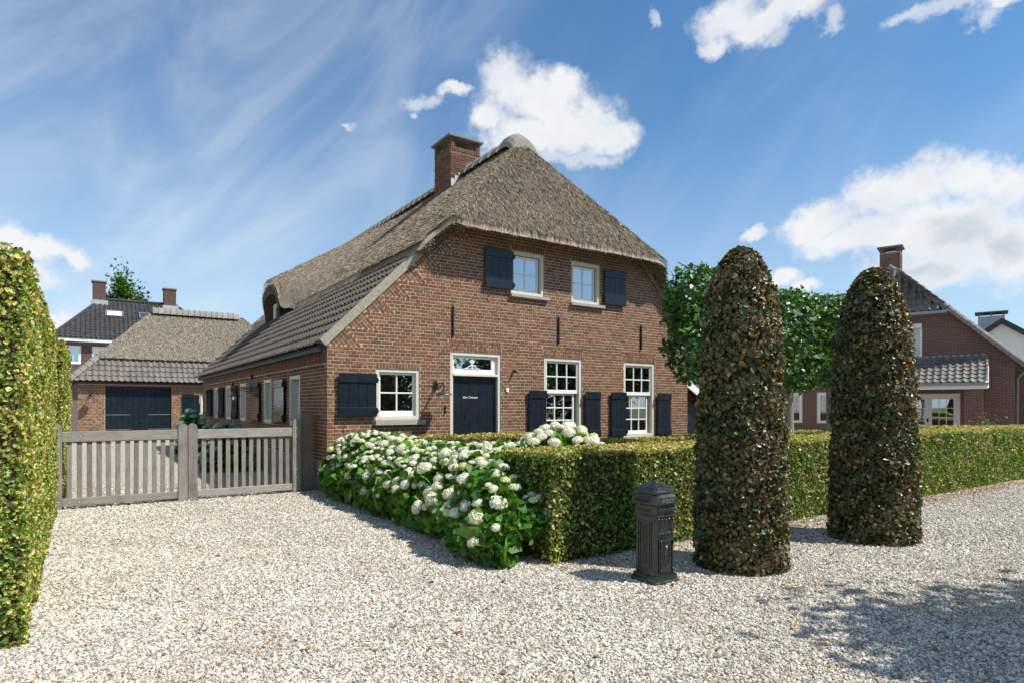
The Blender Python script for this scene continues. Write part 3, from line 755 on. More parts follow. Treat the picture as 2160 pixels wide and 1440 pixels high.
for k in (-1, 1):
    o.tube([(tc+k*x, .064, 2.39+.085*math.exp(-x*x*95)+.008*math.sin(x*110)) for x in np.linspace(0, .185, 16)], .010, 5)
    o.tube([(tc+k*x, .064, 2.384+.018*abs(math.sin(x*55))) for x in np.linspace(0, .20, 22)], .006, 5)
o.build('fanlight_ornament', M_white, door)
npl = 5; wd = (t1-.075-(t0+.075))/npl
for i in range(npl): MB().bbox(t0+.075+i*wd+.001, t0+.075+(i+1)*wd-.001, .10, .14, z0, 2.232, .004).build('plank', M_navy, door)
MB().tube([(t0+.42, .10, 1.50), (t0+.42, .06, 1.49), (t0+.42, .06, 1.36), (t0+.42, .10, 1.35)], .009, 6).build('handle', M_iron, door)
def text_obj(name, body, size, M, parent, material, extr=.001, shear=0., space=1., width=None):
    cu = bpy.data.curves.new(name, 'FONT'); cu.body = body; cu.size = size; cu.extrude = extr; cu.shear = shear; cu.space_character = space
    cu.align_x = 'CENTER'; cu.align_y = 'CENTER'
    o_ = bpy.data.objects.new(name, cu); COL.objects.link(o_)
    dg = bpy.context.evaluated_depsgraph_get(); me = bpy.data.meshes.new_from_object(o_.evaluated_get(dg)); bpy.data.objects.remove(o_)
    me.materials.clear(); me.materials.append(material); me.name = name
    r = obj(name, me, parent); r.matrix_local = M; return r
M_letter = simple('white lettering', (.85,.85,.85), .5, var=.01)
text_obj('lettering', 'Fam. Croonen', .068, Matrix.Translation(((t0+t1)/2-.10, .096, 1.79)) @ Matrix.Rotation(R(90), 4, 'X'), door, M_letter, .0015, .35, .92)
MB().box(t0-.1, t1+.1, -.35, .1, 0, .115).build('doorstep', M_stone, house)
# anchors, eaves fascia
for tt in (2.615, 5.399, 8.11): MB().bbox(tt-.016, tt+.016, -.05, .0, 3.045, 3.66, .006).build('wall_anchor', M_iron, house)
for sx_, zz in ((9.04, 2.30),): MB().box(-.05, 0, sx_-.02, sx_+.02, zz-.08, zz+.08).build('wall_anchor', M_iron, house)
MB().box(-.06, .05, 6.30, 6.52, 2.33, 2.45).build('air_vent', M_iron, house)
b = MB(); b.prism([(-.17, 2.60), (.0, 2.60), (.0, 2.82), (-.17, 2.69)], .03, 15.4); b.build('fascia', M_fascia, house)

# --- tiled strip of the left slope (plane z = zt0 + .988 t)
SL = Vector((1, 0, .988)).normalized()
tv, tf = tile_proto(.205, .36, .058, .058)
Ox = -.20; Oz = 2.72+.988*Ox+.16
tm = tmats((Ox, 15.55, Oz), (0, -1, 0), SL, 76, 8, .2045, .335)
place('roof_tile', tv, tf, tm, house, M_tile, 300, 'roof_tiles', HM, smooth=False)
b = MB(); b.prism([(-.17, 2.66), (-.17, 2.70), (3.4, 2.70+3.5*.988), (3.4, 2.5+3.5*.988)], .31, 15.4); b.build('roof_boarding', M_fascia, house)

# --- thatch
RT, RZ = 5.4, 8.32
DC, DW, DF = 10.75, 1.35, 1.42       # dormer centre (s), half width, front plane (t)
def smin(a, b, k):
    h = np.clip(.5+.5*(b-a)/k, 0, 1); return b*(1-h)+a*h-k*h*(1-h)
def zroof(t, s):
    zl = RZ-(RT-t)*.955; zr = RZ-(t-RT)*1.0; zh = 5.44+(s+.5)*1.44
    z = smin(smin(zl, zr, .12), zh, .22)
    # eyebrow dormer: its crest climbs more gently than the roof, steep far side, long near side
    wn = np.where(s < DC, 1.55+.85*(t-1.42), 1.50+.25*(t-1.42)); q = np.clip(np.abs(s-DC)/wn, 0, 1)
    zd = 5.92+.60*(t-1.5)-1.55*(1-np.sqrt(np.clip(1-q**2.4, 0, 1)))
    zd = np.where((q < 1) & (t < RT-.05), zd, -9)
    return -smin(-z, -zd, .30)
def t_left(s):
    q = np.clip((np.abs(s-DC)-1.15)/.5, 0, 1); q = q*q*(3-2*q)
    return DF+(1.76-DF)*q
def s_front(t):
    a = np.clip((t-2.05)/.55, 0, 1); a = a*a*(3-2*a); b_ = np.clip((8.85-t)/.45, 0, 1); b_ = b_*b_*(3-2*b_)
    return -.27-.28*a*b_
NS, NTT = 330, 130
S0 = np.concatenate([np.linspace(0, 1, 150)**1.0*.22, .22+np.linspace(0, 1, NS-149)[1:]*.78])
vgrid = np.linspace(0, 1, NTT)
Sg, Vg = np.meshgrid(S0, vgrid, indexing='ij')
sr = Sg*15.9
tl = t_left(sr); tg = tl+(10.15-tl)*Vg
sg = s_front(tg)+(15.7-s_front(tg))*Sg
zg = zroof(tg, sg)
lump = .018*(np.sin(tg*3.1+sg*1.7)+np.sin(sg*4.3-tg*2.2)+np.sin(tg*7.7+1.3*np.sin(sg*5)))
zg = zg+lump*.16+rng.normal(0, .002, zg.shape)
top = np.stack([tg, sg, zg], -1)
de = np.minimum(np.minimum(tg-tl, 10.15-tg), sg-s_front(tg))
zg = zg-.17*np.exp(-np.clip(de, 0, 9)/.07); top = np.stack([tg, sg, zg], -1)
wE = np.clip(1-Vg/.10, 0, 1); wF = np.clip(1-(sg-s_front(tg))/1.2, 0, 1); wR = np.clip((Vg-.92)/.08, 0, 1)
tb = tg+.30*wE-.25*wR; sb = sg+np.where(s_front(tg) < -.35, .34, .20)*wF
zb = zroof(tb, sb)-.46
vtop = np.where(tb < RT, 2.97+.988*tb, 3.46+.25+(9.95-tb))
zb = np.where(sb < .06, np.maximum(zb, np.minimum(vtop+.0, zg-.12)), zb)
bot = np.stack([tb, sb, zb], -1)
thk = .40
# dormer opening: raise the underside so that the arch is hollow
inner = np.clip(1-(np.abs(sb-DC)/1.12)**2.2, 0, 1)**(1/2.2)
dm = np.abs(sg-DC) < 1.3
bot[..., 0] = np.where(dm & (Vg < .06), tg+.03, bot[..., 0])
bot[..., 2] = np.where(dm & (tg < 2.4), np.minimum(zg-.30, 4.50+.98*inner), bot[..., 2])
n0, n1 = top.shape[:2]
V = np.concatenate([top.reshape(-1, 3), bot.reshape(-1, 3)]); K = n0*n1
ii, jj = np.meshgrid(np.arange(n0-1), np.arange(n1-1), indexing='ij'); a = (ii*n1+jj).ravel()
Ft = np.stack([a, a+n1, a+n1+1, a+1], 1)[:, ::-1]; Fb = np.stack([a, a+n1, a+n1+1, a+1], 1)+K
def rim(ix): ix = np.array(ix); return np.stack([ix[:-1], ix[1:], ix[1:]+K, ix[:-1]+K], 1)
rims = np.concatenate([rim(np.arange(n1)), rim((n0-1)*n1+np.arange(n1))[:, ::-1], rim(np.arange(n0)*n1)[:, ::-1], rim(np.arange(n0)*n1+n1-1)])
mi = np.concatenate([np.zeros(len(Ft)), np.ones(len(Fb)), np.ones(len(rims))]).astype(np.int32)
th = obj('thatch', npmesh('thatch', V, [np.concatenate([Ft, Fb, rims])], [M_thatch, M_thatch_cut], mi, smooth=True), house)
# loose reed stalks over the thatch and along its edges
def straws(n, ts, ss, zf, parent, ln=.10, wd=.010, name='reed_stalks', lift=.3, m=M_thatch):
    e = .02; gz_t = (zf(ts+e, ss)-zf(ts-e, ss))/(2*e); gz_s = (zf(ts, ss+e)-zf(ts, ss-e))/(2*e)
    N = np.stack([-gz_t, -gz_s, np.ones_like(ts)], -1); N /= np.linalg.norm(N, axis=1)[:, None]
    Dn = np.array([0, 0, -1.])-N*(-N[:, 2:3]); Dn /= np.linalg.norm(Dn, axis=1)[:, None]+1e-9
    Dn = Dn+N*rng.uniform(.03, lift, (len(ts), 1))+rng.normal(0, .10, (len(ts), 3)); Dn /= np.linalg.norm(Dn, axis=1)[:, None]
    B = np.cross(Dn, N); B /= np.linalg.norm(B, axis=1)[:, None]
    rl0 = rng.uniform(-1.25, 1.25, (len(ts), 1)); B = B*np.cos(rl0)+np.cross(Dn, B)*np.sin(rl0)   # stalks lie rolled at every angle, as round reed does
    P0 = np.stack([ts, ss, zf(ts, ss)], -1)+N*.002; L = ln*rng.uniform(.5, 1.4, (len(ts), 1)); wv = wd*rng.uniform(.6, 1.4, (len(ts), 1))
    V = np.stack([P0-B*wv, P0+B*wv, P0+Dn*L+B*wv*.5, P0+Dn*L-B*wv*.5], 1).reshape(-1, 3)
    return obj(name, npmesh(name, V, [np.arange(len(ts)*4).reshape(-1, 4)], m), parent, kind='stuff')
def zr_l(t, s): return zroof(t, s)
n = 230000
ss = rng.uniform(-.5, 1, n)**1*1.0; ss = np.where(rng.uniform(0, 1, n) < .45, rng.uniform(-.54, 3.2, n), rng.uniform(0, 15.2, n))
ts = rng.uniform(1.45, 9.6, n); ok = (ts > t_left(ss)+.01) & (ss > s_front(ts)+.01) & ~((ts > 5.9) & (ss > 3.5)); ts, ss = ts[ok], ss[ok]
straws(0, ts, ss, zr_l, house, .12, .0058, lift=.20)
def reed_ends(n, E0, E1, outv, name='reed_ends'):
    i = rng.uniform(0, len(E0)-1.001, n); k = i.astype(int); f = (i-k)[:, None]; v = rng.uniform(0, 1, (n, 1))**.8
    A = E0[k]*(1-f)+E0[k+1]*f; B = E1[k]*(1-f)+E1[k+1]*f; P = A*(1-v)+B*v
    D = np.array(outv)+rng.normal(0, .30, (n, 3)); D /= np.linalg.norm(D, axis=1)[:, None]
    S = np.cross(D, rng.normal(0, 1, (n, 3))); S /= np.linalg.norm(S, axis=1)[:, None]; L = rng.uniform(.02, .05, (n, 1)); w0 = rng.uniform(.005, .011, (n, 1))
    V = np.stack([P-S*w0-D*.02, P+S*w0-D*.02, P+S*w0+D*L, P-S*w0+D*L], 1).reshape(-1, 3)
    obj(name, npmesh(name, V, [np.arange(n*4).reshape(-1, 4)], M_thatch), house, kind='stuff')
reed_ends(16000, top[0], bot[0], (0, -.75, -.65))
reed_ends(20000, top[:, 0], bot[:, 0], (-.75, 0, -.6), 'reed_ends_eave')
# ridge caps
def ridge_caps(parent, M, x0, x1, z, r=.20, step=.42, mat_=M_ridge, name='ridge_cap', drop=.16, seam=True):
    n = max(1, round((x1-x0)/step)); st = (x1-x0)/n
    prof = [(-1.25*r, -drop), (-.92*r, .02*r), (-.55*r, .42*r), (-.2*r, .60*r), (.2*r, .60*r), (.55*r, .42*r), (.92*r, .02*r), (1.25*r, -drop)]
    b = MB(); k = len(prof)
    for x, gscale in ((-.01, 1.16), (.05, 1.14), (.055, 1.0), (st+.005, .96)): b.v += [(x, p[0]*gscale, p[1]*gscale) for p in prof]
    for j in range(3): b.f += [[j*k+i, j*k+i+1, (j+1)*k+i+1, (j+1)*k+i] for i in range(k-1)]
    b.f += [[i, k-1-i, k-2-i, i+1] for i in range(k//2)]
    me = b.mesh(name, mat_)
    for i in range(n):
        o_ = obj(name, me, parent); o_.matrix_local = M @ Matrix.Translation((x0+i*st, 0, z)) @ Matrix.Rotation(random.gauss(0, .01), 4, 'Y')
RY = Matrix.Translation((RT, 0, 0)) @ Matrix.Rotation(R(90), 4, 'Z')
ridge_caps(house, RY, 1.75, 15.5, RZ+.02, .24, .42)
b = MB()   # large clay end cap over the hip peak
pr = []
for k in range(9):
    a_ = math.pi*(k/8); pr.append((math.cos(a_), math.sin(a_)))
for sy, r_, zz in ((1.28, .40, -.36), (1.34, .42, -.30), (1.55, .40, -.14), (1.9, .36, -.06)):
    b.v += [(RT+p_[0]*r_, sy+.05*p_[1], RZ+zz+p_[1]*r_*.95-.10+.06*(1-abs(p_[0]))) for p_ in pr]
for j in range(3): b.f += [[j*9+i, j*9+i+1, (j+1)*9+i+1, (j+1)*9+i] for i in range(8)]
b.f.append(list(range(9)))
b.build('ridge_end_cap', M_ridge, house, smooth=False)
# dormer window wall
b = MB(); pts = [(DC+x, 4.4+1.05*max(0, 1-(abs(x)/1.10)**2.2)**(1/2.2)) for x in np.linspace(-1.10, 1.10, 19)]
b.prism(pts, 1.80, 1.90, axis='x'); b.build('dormer_wall', M_fascia, house)
DMt = Matrix(((0, 1, 0, 1.74), (-1, 0, 0, 0), (0, 0, 1, 0), (0, 0, 0, 1)))
window(house, DMt, -(DC+.80), -(DC-.80), 4.56, 5.16, .06, [(-(DC+.74), -(DC-.74), 4.62, 5.10, 3, 1, .03, .04)], y=0, frame=M_white, room=False)
b = MB(); b.prism([(9.95, 2.35), (12.2, 1.2), (12.2, 1.25), (9.95, 2.5)], 3.0, 9.0)
b = None
# low annex behind the right corner
ax = empty('annex', 'low side annex with white verge board behind the gable\'s right corner', 'annex', HM)
b = MB(); b.prism([(9.95, 0), (12.6, 0), (12.6, 1.2), (9.95, 2.75)], 1.0, 8.0); b.build('wall', M_brick, ax)
b = MB(); b.prism([(9.95, 2.62), (12.9, 1.0), (12.9, 1.22), (9.95, 2.84)], .70, .76); b.build('verge_board', M_white, ax)
b = MB(); b.prism([(9.95, 2.85), (12.95, 1.22), (12.95, 1.32), (9.95, 2.95)], .72, 8.1); b.build('roof', M_tile_r, ax)
b = MB(); b.box(10.4, 11.6, .97, 1.0, 0, 1.75); b.build('door', M_navy, ax)

# ================================================================== wall lamps
def wall_lamp(M, label, shade_r=.175, arm=.36):
    """M: x along the wall, -y outwards, origin at the wall plate"""
    r_ = empty('wall_lamp', label, 'lamp', M, 'stable lamps on brackets')
    p = MB()
    p.prism([(math.cos(a_)*.05, math.sin(a_)*.10) for a_ in np.linspace(0, 2*math.pi, 13)[:-1]], -.02, 0)
    p.build('wall_plate', M_iron, r_)
    a_ = MB(); a_.tube([(0, -.02, .03), (0, -arm*.5, .035), (0, -arm, .035)], .011, 8)
    a_.tube([(0, -arm*.92+.03*math.sin(q), .0+.03*math.cos(q)) for q in np.linspace(-.5, 3.6, 9)], .007, 6)
    for c0, rr in ((arm*.36, .055), (arm*.62, .035), (arm*.16, .04)):
        a_.tube([(0, -c0+rr*(1-q/9)*math.cos(q), -.035+rr*(1-q/9)*math.sin(q)) for q in np.linspace(0, 6.6, 16)], .0055, 5)
    a_.tube([(0, -.02, -.09), (0, -arm*.4, -.05), (0, -arm*.9, .03)], .006, 5)
    a_.tube([(0, -arm, .07), (0, -arm, -.10)], .013, 8)
    a_.build('bracket', M_iron, r_, smooth=True)
    s_ = MB(); s_.lathe([(.0, -.095), (.035, -.095), (.045, -.12), (shade_r*.6, -.150), (shade_r, -.192), (shade_r, -.198), (shade_r*.6, -.160), (.04, -.13), (0, -.13)], 28, (0, -arm, 0))
    s_.build('shade', simple('lamp shade zinc', (.07,.075,.08), .4, .4), r_, smooth=True)
    g_ = MB(); g_.lathe([(.048, -.13), (.055, -.2), (.05, -.26), (.03, -.29), (0, -.30)], 14, (0, -arm, 0)); g_.build('glass_globe', M_lampglass, r_, smooth=True)
    MB().lathe([(.0, -.14), (.02, -.15), (.024, -.2), (0, -.23)], 8, (0, -arm, 0)).build('bulb', M_shade_in, r_, smooth=True)
    return r_
wall_lamp(HM @ Matrix.Translation((2.21, -.012, 2.02)), 'black bracket lamp on the gable wall left of the front door', .175, .36)
wall_lamp(HM @ Matrix.Translation((-.012, 6.6, 2.06)) @ Matrix.Rotation(R(-90), 4, 'Z'), 'black bracket lamp on the shaded side wall between small windows', .175, .40)
wall_lamp(HM @ Matrix.Translation((-3.62, 21.49, 2.12)), 'black bracket lamp on the garage wall left of its doors')
d_ = empty('doorbell', 'slim video doorbell on the bricks left of the front door', 'doorbell', HM @ Matrix.Translation((2.45, -.012, 1.56)))
MB().bbox(-.024, .024, -.03, 0, -.065, .065, .008).build('housing', M_iron, d_); MB().bbox(-.018, .018, -.033, -.029, -.06, .055, .001).build('faceplate', M_bolt, d_); MB().box(-.009, .009, -.036, -.032, -.01, .045).build('button', M_iron, d_)
d_ = empty('house_number', 'small white house number plate right of the front door', 'number plate', HM @ Matrix.Translation((3.97, -.012, 1.955)))
MB().bbox(-.035, .035, -.018, 0, -.045, .045, .006).build('plate', M_letter, d_); text_obj('number', '1', .05, Matrix.Translation((0, -.0195, 0)) @ Matrix.Rotation(R(90), 4, 'X'), d_, M_iron, .0008)
d_ = empty('wall_sensor', 'small dark sensor on the gable above the house number', 'sensor', HM @ Matrix.Translation((4.13, -.012, 2.37)))
MB().bbox(-.025, .025, -.09, 0, -.03, .03, .008).build('housing', M_iron, d_); MB().tube([(0, -.09, 0), (0, -.12, -.02)], .02, 8).build('lens', M_iron, d_)

# ================================================================== GATE
GS = .55
def gmat(): return HM
def gate_leaf(label, ta, tb, sw, sl, top_l, top_r):
    """ta<tb: outer edges of the two stiles; sw stile width; sl slat centres"""
    r_ = empty('wooden_gate', label, 'gate', HM @ Matrix.Translation(((ta+tb)/2, GS, 0)), 'pair of oak driveway gates')
    cx = (ta+tb)/2
    for k, (x0, x1) in enumerate(((ta, ta+sw[0]), (tb-sw[1], tb))):
        x0 -= cx; x1 -= cx; h = (top_l, top_r)[k]; wdt = x1-x0; mid = (x0+x1)/2
        poly = [(x0, .01), (x1, .01)] + [(mid+wdt/2*math.cos(a_), h-.07+.07*math.sin(a_)) for a_ in np.linspace(0, math.pi, 9)]
        MB().prism(poly, -.045, .045).build('stile', M_oak, r_)
    xa, xb = ta+sw[0]-cx, tb-sw[1]-cx
    rmat = Matrix.Rotation(R(90), 4, 'Y')
    for z0, z1 in ((1.045, 1.205), (.045, .165)):
        L = xb-xa; q = MB(); q.bbox(-(z1-z0)/2, (z1-z0)/2, -.03, .03, -L/2, L/2, .006)
        o_ = q.build('rail', M_oak_h, r_); o_.matrix_local = Matrix.Translation(((xa+xb)/2, 0, (z0+z1)/2)) @ rmat
    for c in sl:
        wv = random.uniform(.066, .073)
        o_ = MB().bbox(-wv/2, wv/2, -.012, .012, -.47, .47, .004).build('slat', M_oak, r_); o_.matrix_local = Matrix.Translation((c-cx+random.gauss(0, .003), .012, .61)) @ Matrix.Rotation(random.gauss(0, .004), 4, 'Y')
    return r_, cx
sl = [-3.86,-3.73,-3.602,-3.472,-3.345,-3.219,-3.089,-2.965,-2.838,-2.711,-2.583,-2.454]
g1, c1 = gate_leaf('left oak gate leaf beside the tall hedge', -4.09, -2.222, (.14, .14), sl, 1.33, 1.31)
sr_ = [-1.971,-1.843,-1.715,-1.587,-1.459,-1.331,-1.203,-1.074,-.948,-.818,-.692,-.57]
g2, c2 = gate_leaf('right oak gate leaf ending near the house wall', -2.212, -.347, (.14, .13), sr_, 1.31, 1.37)
def bolt(parent, x, z, y=-.045):
    MB().lathe([(0, .009), (.007, .007), (.011, 0), (.011, -.002)], 8, (0, 0, 0), Matrix.Translation((x, y, z)) @ Matrix.Rotation(R(90), 4, 'X')).build('bolt', M_bolt, parent, smooth=True)
for x, z, y in ((-3.86,1.125,-.03), (-3.72,1.125,-.03), (-3.86,.10,-.03), (-3.73,.10,-.03), (-4.0,1.17,-.045), (-4.0,1.12,-.045), (-4.0,.98,-.045), (-4.0,.86,-.045), (-4.0,.40,-.045), (-4.0,.25,-.045), (-4.0,.12,-.045)): bolt(g1, x-c1, z, y)
for x, z, y in ((-.70,1.125,-.03), (-.58,1.125,-.03), (-.70,.10,-.03), (-.57,.10,-.03), (-.42,1.19,-.045), (-.42,1.05,-.045), (-.42,.92,-.045), (-.42,.42,-.045), (-.42,.28,-.045), (-.42,.12,-.045)): bolt(g2, x-c2, z, y)
pst = empty('gate_post', 'square oak post tinted for shade between gate and house wall', 'post', HM @ Matrix.Translation((-.19, GS+.12, 0)))
MB().bbox(-.11, .11, -.08, .08, 0, 1.46, .008).build('post', wood_mat('shade tinted oak post', (.17,.14,.11), (.26,.22,.175), (.08,.065,.05)), pst)  # oak made darker in colour for the shade beside the house
st = MB(); st.bbox(-.09, .09, -.10, .02, 0, .035, .006); st_ = st.build('gate_stop', M_zinc); st_.matrix_world = HM @ Matrix.Translation((-2.15, GS-.03, 0)); st_['label'] = 'low metal stop block under the meeting gate stiles'; st_['category'] = 'gate stop'

# ================================================================== GARAGE
gar = empty('garage', 'thatched brick garage with dark double doors behind the gate', 'garage', HM)
GY = 21.5; GT0, GT1 = -4.07, 6.2
GHOLE = [(-3.09, -.495, .03, 2.5), (.42, 1.1, 1.27, 2.17)]
b = MB(); wall_slab(b, lambda z: GT0, lambda z: GT1, [0, 2.62], GHOLE, GY, GY+.3, lambda u, y, z: (u, y, z))
b.box(GT0, GT0+.3, GY+.3, GY+6.6, 0, 2.62); b.box(GT1-.3, GT1, GY+.3, GY+6.6, 0, 2.62); b.box(GT0, GT1, GY+6.6, GY+6.9, 0, 2.62)
b.build('wall', mortar_mat('garage mortar', (.62,.50,.34)), gar)
gl2 = courses(lambda z: GT0, lambda z: 2.2, .0, 2.55, GHOLE)
place('brick', UB_V, UB_F, bmats(gl2, (0, GY, 0), (1,0,0), (0,-1,0), .010)+bmats(courses(lambda z: -6.0, lambda z: 0, 0, 2.55, ()), (GT0, GY, 0), (0,-1,0), (-1,0,0)), gar, M_brick_orange, 0, 'brickwork', HM)
dr = pempty('garage_door', gar)
x0, x1 = -3.09, -.495; npl = 12; wd = (x1-x0)/npl
for i in range(npl): MB().bbox(x0+i*wd+.002, x0+(i+1)*wd-.002-(.006 if i == 5 else 0), GY+.06, GY+.10, .03, 2.5, .006).build('plank', M_navy, dr)
for zz in (.55, 1.22):
    for a_, c_ in ((x0, x0+.95), (x1-.95, x1)): MB().box(a_, c_, GY+.048, GY+.059, zz-.014, zz+.014).build('strap_hinge', M_zinc, dr)
MB().box(x0, x1, GY+.12, GY+.14, 0, 2.5).build('leak_block_panel', M_fascia, dr)  # dark panel added to stop sun leaking between the planks
MB().bbox(-1.76, -1.68, GY+.02, GY+.06, .86, .96, .01).build('handle', M_iron, dr)
shg = pempty('shutter', gar)
for i in range(4): MB().bbox(-.06+i*.18, .117+i*.18, GY-.07, GY-.045, 1.29, 2.15, .004).build('plank', M_navy, shg)
for a_ in (1.29, 1.98): MB().bbox(-.065, .665, GY-.092, GY-.071, a_, a_+.17, .006).build('ledge', M_navy, shg)
window(gar, Matrix.Translation((0, GY, 0)), .42+.3, 1.1+.6, 1.27, 2.17, .075, [(.80, 1.62, 1.345, 2.095, 2, 2, .08, .06)], sill=None, room=False)
MB().bbox(.66, 1.78, GY-.06, GY+.1, 1.20, 1.27, .005).build('sill', M_stone, gar)
# roof planes
EZ = 2.72; SLg = 1.06; EY = GY-.30; EX0 = -4.42
RYg = EY+3.3; RZg = EZ+3.3*SLg
def zg_(t, s):
    return smin(smin(EZ+(s-EY)*SLg, EZ+(2*RYg-EY-s)*SLg, .1), smin(EZ+(t-EX0)*1.03, EZ+(GT1+.35-t)*1.03, .1), .12)
tg, sg = np.meshgrid(np.linspace(EX0+.92, GT1+.35-.92, 120), np.linspace(EY+.88, 2*RYg-EY-.88, 70), indexing='ij')
zz = zg_(tg, sg)+.14+rng.normal(0, .012, tg.shape)
top = np.stack([tg, sg, zz], -1); bot = top.copy(); bot[..., 2] -= .26; n0, n1 = tg.shape; K = n0*n1
ii, jj = np.meshgrid(np.arange(n0-1), np.arange(n1-1), indexing='ij'); a = (ii*n1+jj).ravel()
Ft = np.stack([a, a+n1, a+n1+1, a+1], 1); Fb = Ft[:, ::-1]+K
rims = np.concatenate([rim(np.arange(n1))[:, ::-1], rim((n0-1)*n1+np.arange(n1)), rim(np.arange(n0)*n1), rim(np.arange(n0)*n1+n1-1)[:, ::-1]])
mi = np.concatenate([np.zeros(len(Ft)), np.ones(len(Fb)), np.ones(len(rims))]).astype(np.int32)
obj('thatch', npmesh('thatch', np.concatenate([top.reshape(-1, 3), bot.reshape(-1, 3)]), [np.concatenate([Ft, Fb, rims])], [M_thatch2, M_thatch_cut], mi, smooth=True), gar)
n = 45000; ts = rng.uniform(EX0+.95, 3.6, n); ss = rng.uniform(EY+.90, RYg+.1, n)
straws(0, ts, ss, lambda a, b: zg_(a, b)+.145, gar, .09, .016, m=M_thatch2)
gv, gf = tile_proto(.235, .34, .04, .06)
def ins_front(a0, a1, v0, v1): return (a0+a1)/2 > v1*.70 and (a0+a1)/2 < (GT1-EX0+.35)-v1*.70
tm = tmats((EX0, EY-.02, EZ-.03), (1,0,0), (0,1,SLg), 46, 4, .235, .33, ins_front)
place('roof_tile', gv, gf, tm, gar, M_tile_g, 300, 'roof_tiles', HM)
def ins_side(a0, a1, v0, v1): return (a0+a1)/2 > v1*.7
place('roof_tile', gv, gf, tmats((EX0-.02, 2*RYg-EY, EZ-.03), (0,-1,0), (1,0,1.03), 28, 4, .235, .33, lambda a0, a1, v0, v1: v1*.7 < (a0+a1)/2 < 6.6-v1*.7), gar, M_tile_g, 0, 'roof_tiles', HM)
b = MB(); b.prism([(EX0+.05, EZ-.12), (GT1+.3, EZ-.12), (GT1+.3-1.2, EZ+1.05), (EX0+1.2, EZ+1.05)], EY+1.0, EY+1.02); 
b.box(EX0+.08, GT1+.27, EY+.04, EY+.07, EZ-.14, EZ-.03); b.box(EX0+.04, EX0+.07, EY+.04, EY+6.5, EZ-.14, EZ-.03)
b.add([(EX0, EY, EZ-.05), (GT1+.35, EY, EZ-.05), (GT1+.35-1.1, EY+1.1, EZ-.05+1.1*SLg), (EX0+1.1, EY+1.1, EZ-.05+1.1*SLg)], [(0,1,2,3)])
b.add([(EX0, EY, EZ-.05), (EX0, EY+6.6, EZ-.05), (EX0+1.1, EY+5.5, EZ-.05+1.1*1.03), (EX0+1.1, EY+1.1, EZ-.05+1.1*SLg)], [(0,1,2,3)])
b.build('roof_boarding', M_fascia, gar)
# hip tiles at the left corner
hd = Vector((1, .98, 1.04)); 
hM = Matrix.Translation((EX0-.02, EY-.02, EZ+.04)) @ hd.to_track_quat('X', 'Z').to_matrix().to_4x4()
ridge_caps(gar, hM, 0, 1.75, 0, .15, .36, tile_mat('garage hip tile', [(0, (.14,.115,.10)), (1, (.19,.16,.14))], (.26,.22,.18)), 'hip_tile', .07)
ridge_caps(gar, Matrix.Translation((0, RYg, 0)), -1.05, 2.95, RZg+.16, .26, .27, M_ridge, 'ridge_cap', .16)

# ================================================================== LEFT FAR HOUSE
lh = empty('brick_house', 'dark brick house with dark tiled hip roof behind the garage', 'house', HM)
HY = 36.; hx0, hx1 = -5.25, 4.2
hol = [(-4.96, -4.14, 4.24, 5.38), (-3.573, -2.72, 4.24, 5.38), (-1.8, -.95, 4.24, 5.38)]
b = MB(); wall_slab(b, lambda z: hx0, lambda z: hx1, [0, 5.6], hol, HY, HY+.3, lambda u, y, z: (u, y, z)); b.box(hx0, hx0+.3, HY+.3, HY+8, 0, 5.6); b.box(hx1-.3, hx1, HY+.3, HY+8, 0, 5.6); b.box(hx0, hx1, HY+8, HY+8.3, 0, 5.6)
b.build('wall', M_mortar_d, lh)
place('brick', UB_V, UB_F, bmats(courses(lambda z: hx0, lambda z: 1.0, 3.0, 5.5, hol, bond='run'), (0, HY, 0), (1,0,0), (0,-1,0)), lh, M_brick_dark, 0, 'brickwork', HM)
for q in hol: window(lh, Matrix.Translation((0, HY, 0)), *q, .09, [(q[0]+.09, q[1]-.09, q[2]+.09, q[3]-.09, 2, 1, .04, .05)], frame=M_white, sill=None, back=.3)
b = MB(); b.box(hx0-.35, hx1+.35, HY-.42, HY+8.6, 5.62, 5.84); b.build('gutter', M_white, lh)
b = MB(); b.tube([(hx0+.15, HY-.06, 5.6), (hx0+.15, HY-.06, 0)], .045); b.build('rain_pipe', M_zinc, lh)
MB().box(-4.75, -3.0, HY-.9, HY, 3.52, 3.62).build('canopy', M_white, lh)
RYh, RZh = HY+4.1, 8.95
ew0, ew1, ef = hx0-.4, hx1+.4, HY-.45
rl, rr_ = -3.05, 1.45
b = MB(); b.add([(ew0, ef, 5.8), (ew1, ef, 5.8), (ew1, 2*RYh-ef, 5.8), (ew0, 2*RYh-ef, 5.8), (rl, RYh, RZh-.05), (rr_, RYh, RZh-.05)], [(0,1,5,4), (1,2,5), (2,3,4,5), (3,0,4)]); b.build('roof', M_tile_dark, lh)
hv, hf = tile_proto(.26, .36, .035, .085)
rise = (RYh-ef); slv = Vector((0, rise, RZh-5.8)); Ls = slv.length
def in_h(a0, a1, v0, v1):
    f_ = v1/Ls; am = (a0+a1)/2; return ew0+f_*(rl-ew0) < ew0+am < ew1-f_*(ew1-rr_) and not (2.9 < v0 < 3.75 and (-2.9 < ew0+am < -1.85 or -.95 < ew0+am < .15))
tm = tmats((ew0, ef-.02, 5.83), (1,0,0), slv, int((ew1-ew0)/.26), int(Ls/.35), .26, .35, in_h, .008)
place('roof_tile', hv, hf, tm, lh, M_tile_dark, 0, 'roof_tiles', HM)
slq = Vector((rl-ew0, 0, RZh-5.8))
